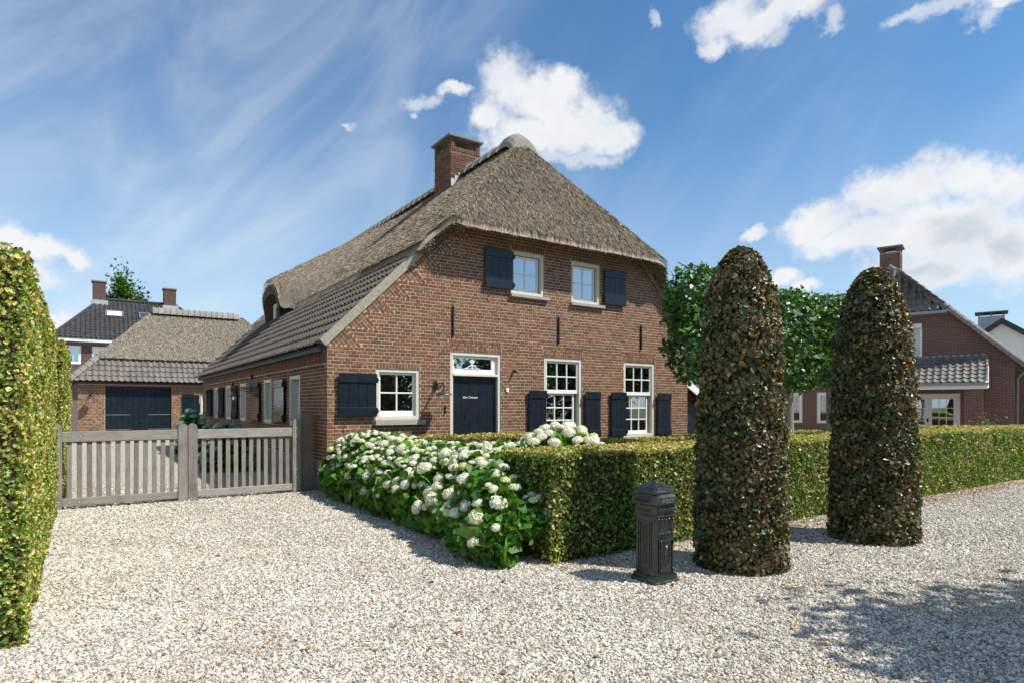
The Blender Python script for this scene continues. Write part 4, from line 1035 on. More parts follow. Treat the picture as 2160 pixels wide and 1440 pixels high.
place('roof_tile', hv, hf, tmats((ew0, 2*RYh-ef, 5.83), (0,-1,0), slq, 34, 11, .26, .35, lambda a0, a1, v0, v1: (v1/slq.length)*rise < (a0+a1)/2 < 2*rise-(v1/slq.length)*rise), lh, M_tile_dark, 0, 'roof_tiles', HM)
hip = MB(); hip.tube([(ew0, ef, 5.9), (rl, RYh, RZh+.04)], .10, 6); hip.tube([(ew1, ef, 5.9), (rr_, RYh, RZh+.04)], .10, 6); hip.tube([(rl, RYh, RZh+.05), (rr_, RYh, RZh+.05)], .11, 6); hip.build('hip_tiles', M_tile_dark, lh)
for x0, x1, zt in ((-3.55, -2.78, 10.1), (.72, 1.5, 10.03)):
    c_ = MB().box(x0, x1, RYh-.4, RYh+.4, 8.3, zt).build('chimney', M_mortar_d, lh)
    MB().bbox(x0-.06, x1+.06, RYh-.46, RYh+.46, zt, zt+.1, .01).build('chimney_cap', M_cap, c_)
    MB().box(x0-.1, x1+.12, RYh-.75, RYh-.41, 8.2, 8.82).build('flashing', M_lead, c_)
    place('brick', UB_V, UB_F, bmats(courses(lambda z: x0, lambda z: x1, 8.6, zt-.02, (), bond='run'), (0, RYh-.4, 0), (1,0,0), (0,-1,0)), c_, M_brick_dark, 0, 'brickwork', HM)
N_h = Vector((0, -slv.z, slv.y)).normalized()
for x0, x1 in ((-2.85, -1.9), (-.9, .1)):
    Mv = Matrix((( 1, 0, 0, x0), (0, slv.normalized().y, N_h.y, ef), (0, slv.normalized().z, N_h.z, 5.84), (0, 0, 0, 1)))
    sk = MB(); sk.box(0, .09, 2.95, 3.75, .0, .13, Mv); sk.box(.96, 1.05, 2.95, 3.75, .0, .13, Mv); sk.box(.09, .96, 3.67, 3.75, .0, .13, Mv); sk.box(.09, .96, 2.95, 3.03, .0, .13, Mv)
    sk = sk.build('skylight', M_zinc, lh); MB().box(.09, .96, 3.03, 3.67, .07, .09, Mv).build('pane', M_glass, sk)
    MB().box(.12, .93, 3.06, 3.64, *((.095, .11) if x0 < -2 else (0, .02)), Mv).build('blind', (M_white if x0 < -2 else M_inner), sk)  # right skylight: dark sheet for the shade of the room, no blind

# ================================================================== RIGHT HOUSE (frame: x = right along facade, y = away)
rh = empty('brick_house', 'red brick house with tiled porch roof on the right', 'house', RM)
GW = 8.6
def rl_(z): return -GW if z < 3.4 else -GW+(z-3.4)
def rr2(z): return 0. if z < 3.4 else -(z-3.4)
RH = [(-4.35, -3.02, 3.62, 5.05), (-3.9, -1.72, .0, 2.12)]
b = MB(); wall_slab(b, rl_, rr2, [0, 3.4, 5.42], RH, 0, .3, lambda u, y, z: (u, y, z)); b.box(-.3, 0, .3, 9, 0, 3.4); b.box(-GW, -GW+.3, .3, 9, 0, 3.4)
b.build('wall', M_mortar_r, rh)
rl2 = courses(rl_, rr2, 0, 5.4, RH, bond='run', L=.22)
r_side = courses(lambda z: 0., lambda z: 4.0, 0, 3.35, (), bond='run')
PB = -1.5
PH = [(-8.35, -7.35, .85, 2.2), (-6.75, -5.75, .85, 2.2), (-10.2, -9.2, .85, 2.2)]
al = courses(lambda z: -13., lambda z: -5.0, 0, 2.5, PH, bond='run')
pier = courses(lambda z: -1.55, lambda z: -.98, 0, 2.4, (), bond='run')
pierr = courses(lambda z: 0., lambda z: .35, 0, 2.4, (), bond='run')
A_m = bmats(rl2, (0,0,0), (1,0,0), (0,-1,0)) + bmats(r_side, (0,0,0), (0,1,0), (1,0,0)) + bmats(al, (0, PB, 0), (1,0,0), (0,-1,0)) + bmats(pier, (0, PB, 0), (1,0,0), (0,-1,0)) + bmats(pierr, (-.98, PB, 0), (0,1,0), (1,0,0))
place('brick', UB_V, UB_F, A_m, rh, M_brick_right, 300, 'brickwork', RM, key=lambda p: np.where((p[:, 2] < 1.2) | (p[:, 0] < -3.2), 60, 0))
b = MB(); wall_slab(b, lambda z: -13., lambda z: -5., [0, 2.55], PH, PB, PB+.3, lambda u, y, z: (u, y, z)); b.box(-13, -12.7, PB+.3, 5, 0, 2.55); b.box(-5.3, -5.0, PB+.3, -.001, 0, 2.5); b.box(-1.55, -.98, PB, PB+.35, 0, 2.42); b.build('annex_wall', M_mortar_r, rh)
MB().box(-13.2, -4.6, PB-.25, 5.2, 2.56, 2.60).build('annex_soffit', M_white, rh)
MB().box(-13.25, -4.55, PB-.30, 5.25, 2.60, 2.92).build('annex_fascia', M_siding, rh)
for q in PH: window(rh, Matrix.Translation((0, PB, 0)), *q, .09, [(q[0]+.08, q[1]-.08, q[2]+.08, q[3]-.08, 1, 2, .04, .05)], frame=M_white, curtain=True, back=.4)
# porch roof
pv, pf = tile_proto(.235, .30, .035, .06)
pe = Vector((0, 1.75, 1.15)); tm = tmats((-5.3, PB-.25, 2.50), (1,0,0), pe, 19, 7, .235, .295)
place('roof_tile', pv, pf, tm, rh, M_tile_r, 200, 'roof_tiles', RM)
b = MB(); b.prism([(PB-.22, 2.46), (0, 3.9-.34), (0, 3.9-.42), (PB-.22, 2.38)], -5.3, -.82, axis='x'); b.build('porch_roof_deck', M_white, rh)
MB().prism([(PB-.20, 2.30), (-.02, 3.5), (-.02, 2.30)], -.84, -.80, axis='x').build('porch_cheek', M_siding, rh)
MB().bbox(-5.3, -.80, PB-.34, PB-.24, 2.42, 2.50, .01).build('gutter', M_zinc, rh); MB().box(-5.3, -.84, PB-.22, PB-.02, 2.26, 2.40).build('porch_beam', M_white, rh)
b = MB(); b.box(.0, 2.2, .95, 1.2, 0, 3.1); b.build('side_wing', M_mortar_r, rh)
place('brick', UB_V, UB_F, bmats(courses(lambda z: 0., lambda z: 2.2, 0, 3.05, (), bond='run'), (0, .95, 0), (1,0,0), (0,-1,0)), rh, M_brick_right, 0, 'brickwork', RM)
MB().box(-5.0, -.86, -.03, 0, 3.60, 3.68).build('flashing', M_lead, rh)
# french doors
q = RH[1]; fd = window(rh, I4, q[0], q[1], q[2], q[3], .10, [(q[0]+.10, (q[0]+q[1])/2, .1, 2.03, 3, 4, .06, .30), ((q[0]+q[1])/2+.002, q[1]-.10, .1, 2.03, 3, 4, .06, .30)], frame=M_white, sash=M_white, name='french_door', back=.6, sw=.13)
MB().bbox(-2.86, -2.80, .02, .06, .95, 1.1, .01).build('handle', M_iron, fd)
# roller shutter
q = RH[0]; rs = MB(); 
for i in range(26): rs.box(q[0]+.08, q[1]-.08, .03, .045+.006*(i % 2), q[2]+.03+i*.047, q[2]+.03+(i+1)*.047)
rsh = pempty('roller_shutter', rh); rs.build('slats', M_siding, rsh, kind='stuff'); MB().bbox(q[0], q[1], -.12, .06, q[3]-.18, q[3], .01).build('shutter_box', M_white, rsh)
MB().box(q[0], q[0]+.08, -.02, .06, q[2], q[3]-.18).box(q[1]-.08, q[1], -.02, .06, q[2], q[3]-.18).build('guide_rail', M_white, rsh)
# roof: main planes, half hip and verge
ap = (-4.3, 1.2, 7.75)
b = MB(); b.add([(.3, -.15, 3.2), (-2.1, -.15, 5.55), ap, (-4.3, 9, 7.75), (.3, 9, 3.2)], [(0,1,2,3,4)]); b.add([(-GW-.3, -.15, 3.2), (-6.5, -.15, 5.55), ap, (-4.3, 9, 7.75), (-GW-.3, 9, 3.2)], [(4,3,2,1,0)]); b.add([(-2.1, -.12, 5.40), (-6.5, -.12, 5.40), (-4.3, 1.3, 7.55)], [(0,1,2)]); b.build('roof', M_tile_r, rh)
rv, rf = tile_proto(.27, .36, .04, .08)
sv = Vector((0, 1.35, 2.25))
place('roof_tile', rv, rf, tmats((-6.5, -.24, 5.52), (1,0,0), sv, 17, 8, .27, .33, lambda a0, a1, v0, v1: v1/2.62*2.2 < (a0+a1)/2+.02 < 4.42-v1/2.62*2.2), rh, M_tile_r, 150, 'roof_tiles', RM)
sv2 = Vector((-1, 0, .99))
place('roof_tile', rv, rf, tmats((.3, -.15, 3.25), (0,1,0), sv2, 30, 18, .27, .33), rh, M_tile_r, 0, 'roof_tiles', RM)
for A, B, nn_ in (((.32, -.17, 3.22), (-2.1, -.17, 5.62), 11), ((-2.1, -.17, 5.62), (-4.3, 1.2, 7.85), 10)):
    dd = (Vector(B)-Vector(A)); Mh = Matrix.Translation(A) @ dd.to_track_quat('X', 'Z').to_matrix().to_4x4()
    ridge_caps(rh, Mh, 0, dd.length, 0, .13, dd.length/nn_, M_tile_r, 'hip_tile', .13)
MB().bbox(-6.3, -2.15, -.40, -.26, 5.38, 5.50, .01).build('gutter', M_zinc, rh)
MB().bbox(.25, .38, -.1, 9, 3.12, 3.24, .01).build('gutter', M_zinc, rh)
MB().tube([(.30, .35, 3.15), (.28, .35, 2.95), (.08, .30, 2.7), (.08, .30, 0)], .055, 8).build('rain_pipe', M_clay, rh, smooth=True)
c_ = MB().box(-4.75, -3.95, 1.55, 2.35, 7.0, 8.55).build('chimney', M_mortar_r, rh)
for x in (-4.75, -4.09):
    MB().box(x, x+.14, 1.55, 1.69, 8.55, 8.75).box(x, x+.14, 2.21, 2.35, 8.55, 8.75).build('chimney_pier', M_brick_right, c_)
MB().bbox(-4.85, -3.85, 1.45, 2.45, 8.75, 8.82, .01).build('chimney_cap', M_cap, c_)
place('brick', UB_V, UB_F, bmats(courses(lambda z: -4.75, lambda z: -3.95, 7.2, 8.5, (), bond='run'), (0, 1.55, 0), (1,0,0), (0,-1,0))+bmats(courses(lambda z: 1.55, lambda z: 2.35, 7.2, 8.5, (), bond='run'), (-3.95, 0, 0), (0,1,0), (1,0,0)), c_, M_brick_right, 0, 'brickwork', RM)

# ================================================================== WHITE HOUSE far right
wm = Matrix.Translation((35, 44, 0)) @ Matrix.Rotation(R(-38), 4, 'Z')
wh = empty('white_house', 'white stucco house with dark verges at the right edge', 'house', wm)
b = MB(); b.prism([(-3.6, 0), (6, 0), (6, 3.0), (0, 7.45), (-3.6, 4.8)], 0, 8); b.build('wall', M_stucco, wh)
b = MB(); b.prism([(-.02, 7.45), (6.5, 2.65), (6.5, 3.05), (0, 7.85)], -.35, 8.2); b.prism([(0, 7.45), (0, 7.85), (-3.0, 5.6), (-3.0, 5.2)], -.35, 8.2); b.build('roof', M_fascia, wh)
MB().box(-3.0, -2.9, -.36, -.3, 5.2, 5.6).build('verge_end', M_fascia, wh)
c_ = MB().box(-1.4, .2, 2.5, 4.0, 7.0, 8.35).build('chimney', M_lead, wh)
MB().bbox(-1.6, .4, 2.3, 4.2, 8.6, 8.68, .01).build('chimney_cap', M_cap, c_)
for x in (-1.35, -.6, .1): MB().box(x-.04, x+.06, 2.5, 2.6, 8.35, 8.6).build('cap_leg', M_cap, c_)
c_ = MB().box(5.2, 6.6, 5.5, 6.9, 5.0, 7.4).build('chimney', M_lead, wh); MB().bbox(5.0, 6.8, 5.3, 7.1, 7.55, 7.65, .01).build('chimney_cap', M_cap, c_)

# ================================================================== HEDGES
HH = HM
box_hedge('far end of the tall hedge, beyond the gate', Matrix.Translation((-3.25, 4.1, 0)) @ Matrix.Rotation(HROT, 4, 'Z'), -1.15, 0, 6.62, 10.6, 2.64,
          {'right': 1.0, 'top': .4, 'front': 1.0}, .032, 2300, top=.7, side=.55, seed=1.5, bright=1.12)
box_hedge('tall sunlit hornbeam hedge at the left picture edge', Matrix.Translation((-3.25, 4.1, 0)) @ Matrix.Rotation(HROT+R(.75), 4, 'Z'), -1.15, 0, 0, 6.66, 2.64,
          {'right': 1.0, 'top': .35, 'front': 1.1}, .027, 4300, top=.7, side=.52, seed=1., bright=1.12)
box_hedge('low green hedge beyond the tall hedge\'s far end', Matrix.Translation((-3.25, 4.1, 0)) @ Matrix.Rotation(HROT, 4, 'Z'), -2.6, -1.3, 16.5, 19.5, 2.75, {'right': 1, 'top': 1, 'front': 1}, .07, 350, side=.25, seed=4.)
MH = Matrix.Translation(loc(.26, -6.35)) @ Matrix.Rotation(HROT, 4, 'Z')
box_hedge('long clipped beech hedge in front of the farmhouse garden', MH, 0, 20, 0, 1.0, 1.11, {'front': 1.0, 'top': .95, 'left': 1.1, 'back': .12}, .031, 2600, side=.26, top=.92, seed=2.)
HG = 'low clipped hedges inside the front garden'
box_hedge('low hedge against the gable beside the front door', HM, .9, 4.1, -1.15, -.30, 1.03, {'front': 1, 'top': 1, 'left': .5, 'right': .5}, .038, 1300, HG, side=.15, top=.85, seed=3.)
box_hedge('low hedge under the two tall ground floor windows', HM, 4.3, 10.4, -1.5, -.75, .86, {'front': 1, 'top': 1, 'left': .5, 'right': .5}, .038, 1100, HG, side=.2, top=.7, seed=5.)
box_hedge('dark low hedge in the garden between the two topiary columns', HM, 10.8, 14.6, -2.6, -1.8, .78, {'front': 1, 'top': 1, 'left': .5}, .04, 900, HG, side=.05, top=.5, seed=6.)
box_hedge('low garden hedge at the foot of the pleached tree trunk', HM, 10.4, 16.5, -.2, .6, .80, {'front': 1, 'top': 1, 'left': .5}, .04, 800, HG, side=.1, top=.6, seed=7.)
M7 = Matrix.Translation((12.0, 18.6, 0)) @ Matrix.Rotation(R(-1.5), 4, 'Z')
box_hedge('hedge strip before the french doors of the right house', M7, 0, 14, 0, 1.2, .98, {'front': 1, 'top': 1}, .05, 620, HG, side=.12, top=.75, seed=8.)
# shrubs by the right house
def shrub(label, x, y, h, r, n, size, cols, group=None, cat='shrub', z0=.0, wts=None):
    rt = empty('shrub', label, cat, Matrix.Translation((x, y, 0)), group)
    st_ = MB()
    for k in range(6):
        a_ = random.uniform(0, 6.3); st_.tube([(0, 0, 0), (math.cos(a_)*r*.3, math.sin(a_)*r*.3, h*.5), (math.cos(a_)*r*.7, math.sin(a_)*r*.7, h*random.uniform(.8, 1))], [.012, .009, .004], 5)
    st_.build('stems', M_twig, rt)
    p_ = rng.normal(0, .42, (n, 3))*np.array([r, r, h*.4])+np.array([0, 0, h*.55+z0]); p_ = p_[p_[:, 2] > .05]
    leaves('foliage', p_, np.tile((0, 0, 1.), (len(p_), 1)), size, palette(len(p_), cols, wts or [1]*len(cols)), rt, M_leaf, .8)
    return rt
shrub('wispy shrub before the brick porch pier', 15.6, 20.3, 1.55, .5, 130, .07, GREENS)
shrub('thin leafy shoot against the right house gable', 17.4, 20.6, 1.3, .35, 70, .07, GREENS)

# ------------------------------------------------------------------ topiary columns
def topiary(label, x, y, r, h, seed):
    rt = empty('topiary_column', label, 'topiary', Matrix.Translation((x, y, 0)), 'round topped topiary columns')
    n = 42000
    z = rng.uniform(0, 1, n)*(h+.1); th_ = rng.uniform(0, 2*math.pi, n)
    def rad(zz):
        hb = h-.98; rr3 = r*(1-.15*np.clip(zz/hb, 0, 1)**2)
        q = np.clip((zz-hb)/.98, 0, 1); return np.where(zz < hb, rr3, r*.85*np.sqrt(np.clip(1-q**2.0, 0, 1)))
    zc = np.minimum(z, h); dome = z > h-.98
    # dome points sampled by angle for even cover
    ph = rng.uniform(0, math.pi/2, n); zc = np.where(dome, h-.98+.98*np.sin(ph), zc)
    rr4 = rad(zc)*(1+.03*patch(np.stack([np.cos(th_)*2, np.sin(th_)*2, zc*2], 1), 1.8, seed))
    nrm = np.stack([np.cos(th_), np.sin(th_), np.where(dome, np.tan(ph)*.8, .05)], 1); nrm /= np.linalg.norm(nrm, axis=1)[:, None]
    dep = np.abs(rng.normal(0, .05, n))-.03+.03*patch(np.stack([np.cos(th_)*rr4*9, np.sin(th_)*rr4*9, zc*9], 1), 1.0, seed)*np.where(dome, .3, 1)
    pts = np.stack([np.cos(th_)*rr4, np.sin(th_)*rr4, zc], 1)-nrm*dep[:, None]
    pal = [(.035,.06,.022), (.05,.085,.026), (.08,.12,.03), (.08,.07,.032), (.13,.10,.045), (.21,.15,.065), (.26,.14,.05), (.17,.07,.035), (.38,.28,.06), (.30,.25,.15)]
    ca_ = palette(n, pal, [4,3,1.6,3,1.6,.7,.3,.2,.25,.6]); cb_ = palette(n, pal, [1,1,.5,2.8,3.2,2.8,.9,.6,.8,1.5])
    wb_ = patch(np.stack([np.cos(th_)*rr4, np.sin(th_)*rr4, zc*.7], 1), 3.2, seed+7)*.9+.35*np.cos(th_)+.1*np.clip(.8-zc, 0, 1)+.25*dome  # sunward side gets more pale leaves, its light put into the colour
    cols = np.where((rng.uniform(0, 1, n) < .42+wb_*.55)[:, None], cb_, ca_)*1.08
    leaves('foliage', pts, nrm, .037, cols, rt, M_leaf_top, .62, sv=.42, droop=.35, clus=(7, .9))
    c = MB(); c.lathe([(rad(np.array(zz)).item()-.085, zz) for zz in np.linspace(.0, h-.12, 16)]+[(0, h-.10)], 20); c.build('trunk', M_twig, rt)  # full-width dark core blocking light inside the leaves, as in the hedges
    m_ = 260; a_ = rng.uniform(0, 6.28, m_); rr5 = r*rng.uniform(.85, 1.25, m_)
    return rt
topiary('tall brown green topiary column beside the mailbox', 2.30, 6.2, .42, 3.16, 1.)
topiary('round topped topiary column further back on the right', 4.37, 7.45, .45, 3.22, 5.)

# ------------------------------------------------------------------ pleached limes and other trees
LIME = [(.035,.10,.018), (.055,.145,.024), (.09,.20,.03), (.025,.065,.014), (.14,.26,.04)]
def pleached(label, x, y, z0, z1, rx, ry, n, size=.10, tr=.12):
    rt = empty('lime_tree', label, 'tree', Matrix.Translation((x, y, 0)) @ Matrix.Rotation(HROT, 4, 'Z'), 'pleached lime trees in the garden')
    b = MB(); b.tube([(0,0,0), (.01,0,1.0), (-.01,.01,z0+.2), (0,0,z1-.5)], [tr, tr*.92, tr*.8, tr*.35], 12)
    b.build('trunk', M_bark, rt, smooth=True)
    b = MB()
    for k in range(5):
        zz = z0+.25+k*(z1-z0-.4)/4
        for sg_ in (-1, 1): b.tube([(0,0,zz), (sg_*rx*.5, random.uniform(-.1,.1), zz+.05), (sg_*rx*.95, random.uniform(-.15,.15), zz+.1)], [.03,.022,.012], 6)
    b.build('limbs', M_bark, rt)
    p = rng.uniform(-1, 1, (n*3, 3)); q = np.abs(p)**3.5; p = p[(q.sum(1) < 1)]
    shell = rng.uniform(0, 1, len(p)) < .25+.75*np.max(np.abs(p), axis=1)**2; p = p[shell][:n]
    P_ = p*np.array([rx, ry, (z1-z0)/2])+np.array([0, 0, (z0+z1)/2]); P_ += rng.normal(0, .05, P_.shape)
    hole = patch(P_, 3.4, x)-.15*np.max(np.abs(p), axis=1)
    k_ = hole > -.42; P_, p = P_[k_], p[k_]
    nrm = p*np.array([1, 1.3, 1]); nrm /= np.linalg.norm(nrm, axis=1)[:, None]; nrm += np.array([0, 0, .5])
    leaves('crown', P_, nrm, size, palette(len(P_), LIME, [3,3,2,2,.8]), rt, M_leaf_lime, .6, HEART, .25, droop=.9)
pleached('lime tree crown overlapping the gable\'s right edge', 3.95, 12.6, 2.05, 4.45, .95, .55, 5200, .088)
pleached('lime tree with bare trunk between the two topiary columns', 6.75, 15.0, 1.98, 4.40, 1.15, .6, 6400, .088)
pleached('lime tree mostly hidden behind the right topiary column', 8.15, 15.75, 2.1, 4.42, 1.0, .6, 5200, .088)
def big_tree(label, x, y, z0, z1, r, n, size, cols, group=None, tr=.22):
    random.seed(int(x*10)+5)
    rt = empty('tree', label, 'tree', Matrix.Translation((x, y, 0)), group)
    b = MB(); b.tube([(0,0,0), (.05,0,z0*.6), (0,.05,z0+.4), (.05,0,z1-.6)], [tr, tr*.85, tr*.7, tr*.2], 9)
    b.build('trunk', M_bark, rt, smooth=True); b = MB(); cl_ = []
    for k in range(16):
        a_ = random.uniform(0, 6.28); zz = random.uniform(z0+.2, z1-.4); rr_2 = r*random.uniform(.45, .85)*math.sqrt(max(.15, 1-((zz-(z0+z1)/2)/((z1-z0)/2))**2))
        e_ = Vector((math.cos(a_)*rr_2, math.sin(a_)*rr_2, zz)); b.tube([(0,0,max(z0*.7, zz-r*.5)), (e_.x*.5, e_.y*.5, zz-.1*r), e_], [tr*.3, tr*.18, .02], 6); cl_.append(e_)
    b.build('limbs', M_bark, rt)
    c = np.array([q[:] for q in cl_]); idx = rng.integers(0, len(c), n)
    P_ = c[idx]+rng.normal(0, 1, (n, 3))*np.array([r*.25, r*.25, (z1-z0)*.13]); 
    nrm = P_-np.array([0, 0, (z0+z1)/2]); nrm /= np.linalg.norm(nrm, axis=1)[:, None]+1e-6; nrm[:, 2] += .4
    leaves('crown', P_, nrm, size, palette(n, cols, [3,3,2,2,.8]), rt, M_leaf, .7, sv=.3)
tp = Vector(((266-1080)/F*62, 62, 0)); big_tree('green tree rising behind the left house\'s ridge', tp.x, tp.y, 5.5, 13.6, 1.9, 12000, .26, LIME, tr=.3)
big_tree('round tree at the right whose shade falls on the gravel', 7.35, 2.35, 3.0, 5.4, 1.8, 34000, .13, LIME, tr=.14)
DARKG = [tuple(v*.5 for v in q_) for q_ in LIME]  # lime leaf colours halved to keep the window reflections dark
for lab, x, y, zt, r in (('small round unseen tree for window reflections, straight behind the viewer',5,-19,6.6,3.6), ('low broad unseen tree for window reflections behind the viewer',10,-16,6.0,3.5), ('tallest unseen tree for window reflections behind the viewer',16,-17,7.4,3.8),
        ('low unseen tree for reflections facing the front door',22,-12,5.8,3.6), ('full unseen tree for reflections facing the gable windows',27,-6,7.2,3.9), ('unseen tree for window reflections beyond the right edge',32,-1,5.9,3.8), ('last unseen tree of the reflection row far to the right',36,6,6.2,3.6)):
    big_tree(lab, x, y, .6, zt, r, 5200, .34, DARKG, 'unseen trees for window reflections', .2)  # unseen row added so the window glass reflects something dark

# ------------------------------------------------------------------ hydrangeas
def head_mesh(name, seed, base=(.80,.80,.66)):
    r_ = np.random.default_rng(seed); n = 95; V = []; Fq = []; Cc = []
    gold = math.pi*(3-5**.5)
    for i in range(n):
        zz = 1-(i+.5)/n*1.35; rr_ = math.sqrt(max(0, 1-zz*zz)); a_ = i*gold
        N = Vector((rr_*math.cos(a_), rr_*math.sin(a_), zz)); N = (N+Vector(r_.normal(0, .22, 3))).normalized()
        P_ = Vector((rr_*math.cos(a_), rr_*math.sin(a_), zz*.72))*(1+r_.normal(0, .055))
        T = N.orthogonal().normalized(); T.rotate(Quaternion(N, r_.uniform(0, 6.3))); B = N.cross(T); s_ = .21*r_.uniform(.8, 1.25)
        o_ = len(V); col = np.array(base)*r_.uniform(.86, 1.08); V.append(P_+N*.0); Cc.append(col*.85)
        for k in range(4):
            aa = k*math.pi/2
            V.append(P_+(T*math.cos(aa)+B*math.sin(aa))*s_+N*.05); Cc.append(col)
        Fq += [(o_, o_+1+k, o_+1+(k+1) % 4) for k in range(4)]
    cv_, cf = ico(2); cv_ = cv_*np.array([.86, .86, .60]); o_ = len(V)
    V = np.concatenate([np.array([v[:] for v in V]), cv_]); Cc = np.concatenate([np.array(Cc), np.tile(np.array(base)*.62, (len(cv_), 1))])
    return npmesh(name, V, [np.concatenate([np.array(Fq), cf+o_])], M_petal, cols=Cc)
HEADS = [head_mesh('flower_head', 11, (.86,.84,.68)), head_mesh('flower_head', 12, (.83,.82,.60)), head_mesh('flower_head', 13, (.88,.87,.74)), head_mesh('flower_head', 14, (.76,.78,.40))]
HEADS_G = [head_mesh('flower_head', 15, (.34,.47,.36)), head_mesh('flower_head', 16, (.28,.42,.33))]
HYG = [(.06,.17,.02), (.09,.23,.026), (.04,.11,.016), (.16,.33,.035), (.13,.28,.04)]
def hyd_profile(s):
    """height and width of the row; s = -6.2 (hedge) .. -.1 (house corner)"""
    return np.interp(s, [-6.3,-5.8,-5.0,-4.2,-3.2,-2,-1,-.1], [.72,.90,1.02,.98,.90,.92,1.04,.98])
hy = empty('hydrangea_bush', 'white hydrangea bank along the house corner and hedge', 'hydrangea', HM)
def hsurf(s, a, j=0.):
    """a: 0 ground on the drive side .. 1 top .. 1.5 back"""
    h = hyd_profile(s); wd = np.interp(s, [-6.3,-5,-3,-.1], [.95,1.15,.95,.75])
    ang = a*math.pi/2; k = 1-.0*s
    x = .62-wd*np.cos(ang)**.8*np.sign(np.cos(ang)) if False else None
    ca_, sa_ = np.cos(ang), np.sin(ang)
    tx = wd*.5-.05-(wd*.62)*np.sign(ca_)*np.abs(ca_)**.7+.30*np.clip(a, 0, 1); zz = h*np.abs(sa_)**.75
    kx = np.clip((-4.9-s)/.7, 0, 1); tx = tx*(1-.55*kx)-.30*kx; zz = zz*(1-.12*kx)
    nr = np.stack([-ca_*1.0, np.zeros_like(ca_)-.15, sa_*.9+.15], -1)
    return tx, zz, nr
n = 15000
s_ = rng.uniform(-6.25, -.05, n); a_ = rng.uniform(.02, 1.55, n); tx, zz, nr = hsurf(s_, a_); nr /= np.linalg.norm(nr, axis=1)[:, None]
bump_ = .10*patch(np.stack([tx*1.5, s_*1.8, zz*2], 1), 2.0, 3.)
P_ = np.stack([tx, s_, zz], 1)+nr*(bump_-np.abs(rng.normal(0, .10, n))+.05+np.where(rng.uniform(0, 1, n) < .07, rng.uniform(.03, .11, n), 0))[:, None]
# rounded ends
e1_ = np.clip((-5.7-s_)/.55, 0, 1); P_[:, 2] *= 1-.35*e1_**2; P_[:, 0] += .15*e1_**2
P_ = P_[P_[:, 2] > .03]
leaves('foliage', P_, nr[:len(P_)], .105, palette(len(P_), HYG, [3,3,2,1.4,1]), hy, M_leaf_hyd, .65, HEART, .28, droop=.6)
c = MB()
sv_ = np.linspace(-6.05, -.25, 24); av = np.linspace(0, 1.5, 12)
for s1_ in sv_:
    tx, zz, _ = hsurf(np.full(12, s1_), av); h = .80
    xm = float(np.mean(tx)); c.v += [(xm+(x-xm)*.72, s1_, max(z*h-.03, 0)) for x, z in zip(tx, zz)]
for i in range(23): c.f += [[i*12+k, i*12+k+1, (i+1)*12+k+1, (i+1)*12+k] for k in range(11)]
c.build('stems', simple('leafy interior shade', (.018,.03,.010), 1.0, var=.5, nscale=30), hy)  # closed hull coloured near black for the shade inside the bush
# flower heads, kept apart by rejection
def hprob(s1_, a1_):
    if s1_ < -5.3: return .6 if a1_ > 1.0 else .10
    if s1_ < -4.2: return .9 if a1_ > .65 else .28
    return .98 if a1_ > .45 else (.4 if a1_ > .28 else .05)
pts = []
for _ in range(14000):
    s1_ = random.uniform(-6.2, -.1); a1_ = random.uniform(.12, 1.35)
    tx, zz, nr1 = hsurf(np.array([s1_]), np.array([a1_])); x, z = tx[0], zz[0]
    nn = Vector(nr1[0]).normalized(); e_ = max(0, min(1, (-5.7-s1_)/.55)); z *= 1-.35*e_*e_; x += .15*e_*e_
    if random.random() > hprob(s1_, a1_): continue
    rr_ = random.choice((random.uniform(.032, .048), random.uniform(.042, .062), random.uniform(.055, .085)))*(1.12 if s1_ < -3 else 1.0)
    b_ = .10*patch(np.array([[x*1.5, s1_*1.8, z*2]]), 2.0, 3.)[0]
    p = Vector((x, s1_, z))+nn*(b_+random.uniform(.03, .11))
    if any((p-q).length < (rr_+r2)*1.08 for q, r2 in pts): continue
    pts.append((p, rr_))
    if len(pts) >= 400: break
def put_heads(pts, parent, pool, wts, nmax, tilt=(-.25, -.2)):
    cw = HM @ Vector((0, 0, 0)); eye = HM.inverted() @ Vector((0, 0, EYE)); off = parent.location if parent is not hy else None
    pts = sorted(pts, key=lambda q: (q[0]-eye).length/q[1])
    VV, FF, CC, base = [], [], [], 0
    for i, (p, rr_) in enumerate(pts):
        me = pool[random.choices(range(len(pool)), wts)[0]]
        nn = Vector((random.gauss(tilt[0], .25), random.gauss(tilt[1], .25), 1)).normalized()
        if p.z < .6: nn = (nn+Vector((-.7, -.3, 0))).normalized()
        M_ = Matrix.Translation(p) @ nn.to_track_quat('Z', 'Y').to_matrix().to_4x4() @ Matrix.Rotation(random.uniform(0, 6.3), 4, 'Z') @ Matrix.Diagonal((rr_, rr_, rr_*random.uniform(.8, 1), 1))
        if i < nmax: o_ = obj('flower_head', me, parent); o_.matrix_local = M_
        else:
            v = np.empty(len(me.vertices)*3, np.float32); me.vertices.foreach_get('co', v); v = v.reshape(-1, 3); A = np.array(M_)
            f = np.empty(len(me.polygons)*3, np.int32); me.loops.foreach_get('vertex_index', f)
            c = np.empty(len(me.vertices)*4, np.float32); me.color_attributes['col'].data.foreach_get('color', c)
            VV.append(v @ A[:3, :3].T+A[:3, 3]); FF.append(f.reshape(-1, 3)+base); CC.append(c.reshape(-1, 4)[:, :3]); base += len(v)
    if VV: obj('flower_heads', npmesh('flower_heads', np.concatenate(VV), [np.concatenate(FF)], M_petal, cols=np.concatenate(CC)), parent, kind='stuff')
put_heads(pts, hy, HEADS, (4, 3, 4, .9), 290)
